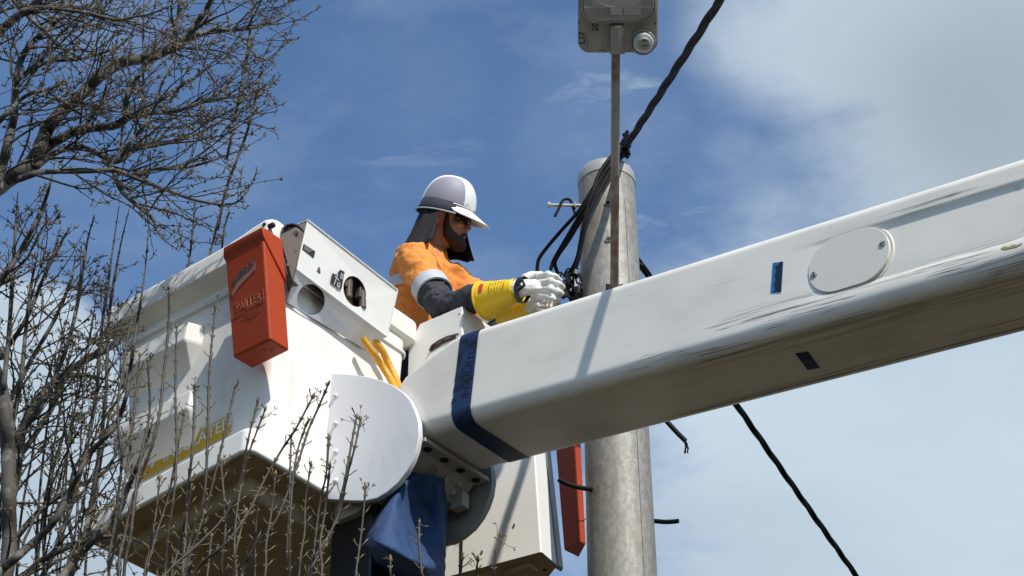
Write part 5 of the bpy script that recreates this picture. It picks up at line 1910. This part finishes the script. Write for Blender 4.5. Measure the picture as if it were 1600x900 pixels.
for k in range(15):
    u = RR.uniform(-30, 150); du = RR.uniform(10, 75)
    vt = RR.uniform(430, 700); v0 = RR.uniform(880, 960)
    if u + du > 190: vt = max(vt, 560)
    w = RR.uniform(3.6, 6.5)
    L_ = [(u + du * t ** 1.6 + RR.uniform(-4, 4), v0 + (vt - v0) * t, w * (1 - .5 * t)) for t in (0, .25, .5, .75, 1)]
    Y = RR.uniform(4.9, 6.3)
    pts, rad = GA.limb(L_, Y, Y + RR.uniform(-.1, .1), 'shoot', kids=False, mt=M_shoot, sides=6)
    for j in range(2, len(pts), 2):
        d = (pts[j] - pts[j - 1]).normalized()
        GA.bud(pts[j], d, RR.choice((1, 2, 2, 3)), 1.1)
        if RR.random() < .30: GA.grow(pts[j], d + GA.rv() * .5, RR.uniform(.05, .16), .003, 2)
    GA.bud(pts[-1], Vector((0, 0, 1)), 5)
GA.done()

# the cut back tree in front of the bucket: straight young shoots with paired buds
trB = thing('pollarded_tree', 'cut back tree with straight budding shoots standing in front of the near bucket', 'tree', WORLD, (-.82, 4.75, 0))
GB = Grower(trB, 5, None, (.1, 0, .4))
HEAD = Vector((-.82, 4.78, 3.25))
m = MB()
m.tube([Vector((-.85, 4.75, -.05)), Vector((-.83, 4.75, .25)), Vector((-.84, 4.77, 1.2)), Vector((-.80, 4.78, 2.3)), HEAD, HEAD + Vector((0, 0, .10))], [.17, .12, .10, .095, .13, .08], 16)
m.build('trunk', M_bark, trB)
shoots = [
    [(264, 453), (263, 513), (255, 590), (249, 647), (236, 700), (214, 760), (196, 830), (190, 920)],
    [(276, 513), (274, 611), (276, 695), (272, 770), (262, 840), (258, 920)],
    [(336, 482), (327, 584), (324, 695), (318, 780), (296, 850), (290, 930)],
    [(367, 607), (352, 673), (327, 777), (310, 830), (290, 890), (280, 930)],
    [(402, 630), (387, 690), (375, 750), (352, 805), (310, 850), (263, 893), (250, 930)],
    [(413, 643), (390, 705), (377, 757), (369, 810), (366, 860), (366, 930)],
    [(231, 567), (234, 640), (224, 695), (213, 760), (205, 830), (196, 930)],
    [(218, 558), (212, 620), (205, 690), (192, 770), (180, 850), (172, 930)],
    [(207, 487), (196, 550), (184, 640), (190, 720), (182, 800), (176, 930)],
    [(304, 607), (303, 660), (300, 710), (294, 760), (290, 830), (284, 930)],
    [(287, 651), (281, 680), (272, 730), (262, 780), (240, 850), (226, 930)],
    [(487, 623), (462, 670), (440, 703), (413, 750), (385, 806), (352, 850), (312, 884), (296, 930)],
    [(512, 603), (496, 640), (480, 677), (460, 740), (430, 815), (396, 856), (372, 930)],
    [(477, 668), (466, 700), (458, 745), (454, 800), (452, 860), (448, 930)],
    [(455, 685), (453, 740), (452, 800), (448, 860), (444, 930)],
    [(557, 653), (548, 700), (540, 745), (528, 795), (512, 845), (482, 893), (464, 930)],
    [(563, 658), (554, 700), (543, 742), (533, 790), (522, 820), (504, 852), (486, 880), (470, 930)],
    [(514, 687), (510, 740), (501, 779), (494, 830), (490, 870), (484, 930)],
    [(515, 733), (511, 770), (506, 810), (500, 850), (496, 930)],
    [(485, 729), (477, 786), (476, 830), (470, 866), (460, 930)],
    [(571, 765), (565, 829), (556, 897), (554, 930)],
    [(655, 818), (655, 850), (659, 896), (662, 940)],
    [(782, 838), (776, 860), (771, 896), (768, 940)],
    [(610, 877), (610, 900), (612, 940)],
    [(722, 876), (719, 900), (718, 940)],
    [(746, 878), (744, 905), (742, 940)],
    [(249, 752), (244, 800), (236, 850), (230, 930)],
    [(345, 722), (350, 780), (352, 830), (346, 880), (344, 930)],
    [(384, 800), (376, 830), (367, 870), (362, 930)],
    [(318, 805), (308, 840), (300, 880), (296, 930)],
    [(300, 755), (292, 800), (282, 850), (270, 930)],
    [(405, 770), (400, 820), (398, 870), (396, 930)],
    [(430, 745), (424, 800), (416, 850), (408, 930)],
    [(330, 840), (326, 880), (322, 930)],
]
for i, path in enumerate(shoots):
    Y = 4.72 + .26 * sin(i * 2.7)
    far = path[0][0] > 600
    P = [tuple(at(u, v, Y + .03 * sin(j * 1.3 + i))) for j, (u, v) in enumerate(path)]
    end = Vector(P[-1])
    hd = HEAD + Vector((GB.R.uniform(-.10, .10), GB.R.uniform(-.08, .08), GB.R.uniform(-.02, .08)))
    P += [tuple(end.lerp(hd, .55) + Vector((0, 0, -.08 if far else .0))), tuple(hd)]
    sp = [Vector(q) for q in spline(P, 8)]
    tot = sum((b - a).length for a, b in zip(sp, sp[1:]))
    # walk it in even steps so the nodes can be set
    ev = [sp[0]]; acc = 0
    for a, b in zip(sp, sp[1:]):
        L_ = (b - a).length
        while acc + L_ >= .012:
            a = a.lerp(b, (.012 - acc) / max(L_, 1e-9)); ev.append(a); L_ = (b - a).length; acc = 0
        acc += L_
    w0 = .0026 if i % 3 else .0031
    rad = []
    nd = []
    nxt = 2
    for k in range(len(ev)):
        d = k * .012
        r = w0 * 1.05 + .0017 * min(1, d / .7) + .0045 * max(0, min(1, (d - .9) / .9))
        if k == nxt:
            nd.append(k); nxt = k + GB.R.choice((3, 4, 4, 5))
            r *= 1.45
        rad.append(r)
    m = MB(); m.tube(ev, rad, 7)
    m.build('shoot', M_shoot, trB, angle=0, fix=False)
    tip = (ev[0] - ev[1]).normalized()
    GB.bd.tube([ev[0], ev[0] + tip * .010, ev[0] + tip * .022], [.003, .0055, .001], 5)
    GB.bud(ev[0], tip, 3, 1.3)
    fl = 0
    for k in nd:
        u, v = to_px(ev[k])
        if v > 935: continue
        d = (ev[k - 1] - ev[min(k + 1, len(ev) - 1)]).normalized()
        s = d.cross(Vector((0, 1, .2)) if fl else Vector((.3, 0, .2))).normalized()
        if not fl: s = d.cross(Vector((0, 1, 0))).normalized()
        fl = 1 - fl if GB.R.random() < .7 else fl
        for sg in (1, -1):
            q = (d * .8 + s * sg * .8 + GB.rv() * .15).normalized()
            x = GB.R.random()
            if x < .40:          # plump opposite bud
                GB.bd.tube([ev[k], ev[k] + q * .006, ev[k] + q * .013], [.0026, .0034, .0008], 4)
            elif x < .78:        # short spur with a forked tip
                L_ = GB.R.uniform(.012, .034)
                e = ev[k] + q * L_ + d * .004
                GB.bd.tube([ev[k], ev[k] + q * L_ * .6, e], [.0018, .0016, .0022], 4)
                for _ in range(2):
                    GB.bd.tube([e, e + (q + GB.rv() * .6 + d * .4).normalized() * GB.R.uniform(.006, .013)], [.0017, .0006], 3)
    if GB.R.random() < .8:       # spent flower stalks near the tip
        k = nd[0]
        for _ in range(GB.R.randint(1, 3)):
            q = (tip + GB.rv() * .6).normalized()
            e = ev[k] + q * GB.R.uniform(.03, .055)
            GB.bd.tube([ev[k], ev[k].lerp(e, .5) + GB.rv() * .003, e], .0008, 3)
            for _ in range(3):
                GB.bd.tube([e, e + (q + GB.rv() * .7).normalized() * .012], [.0008, .0016], 3)
GB.done()
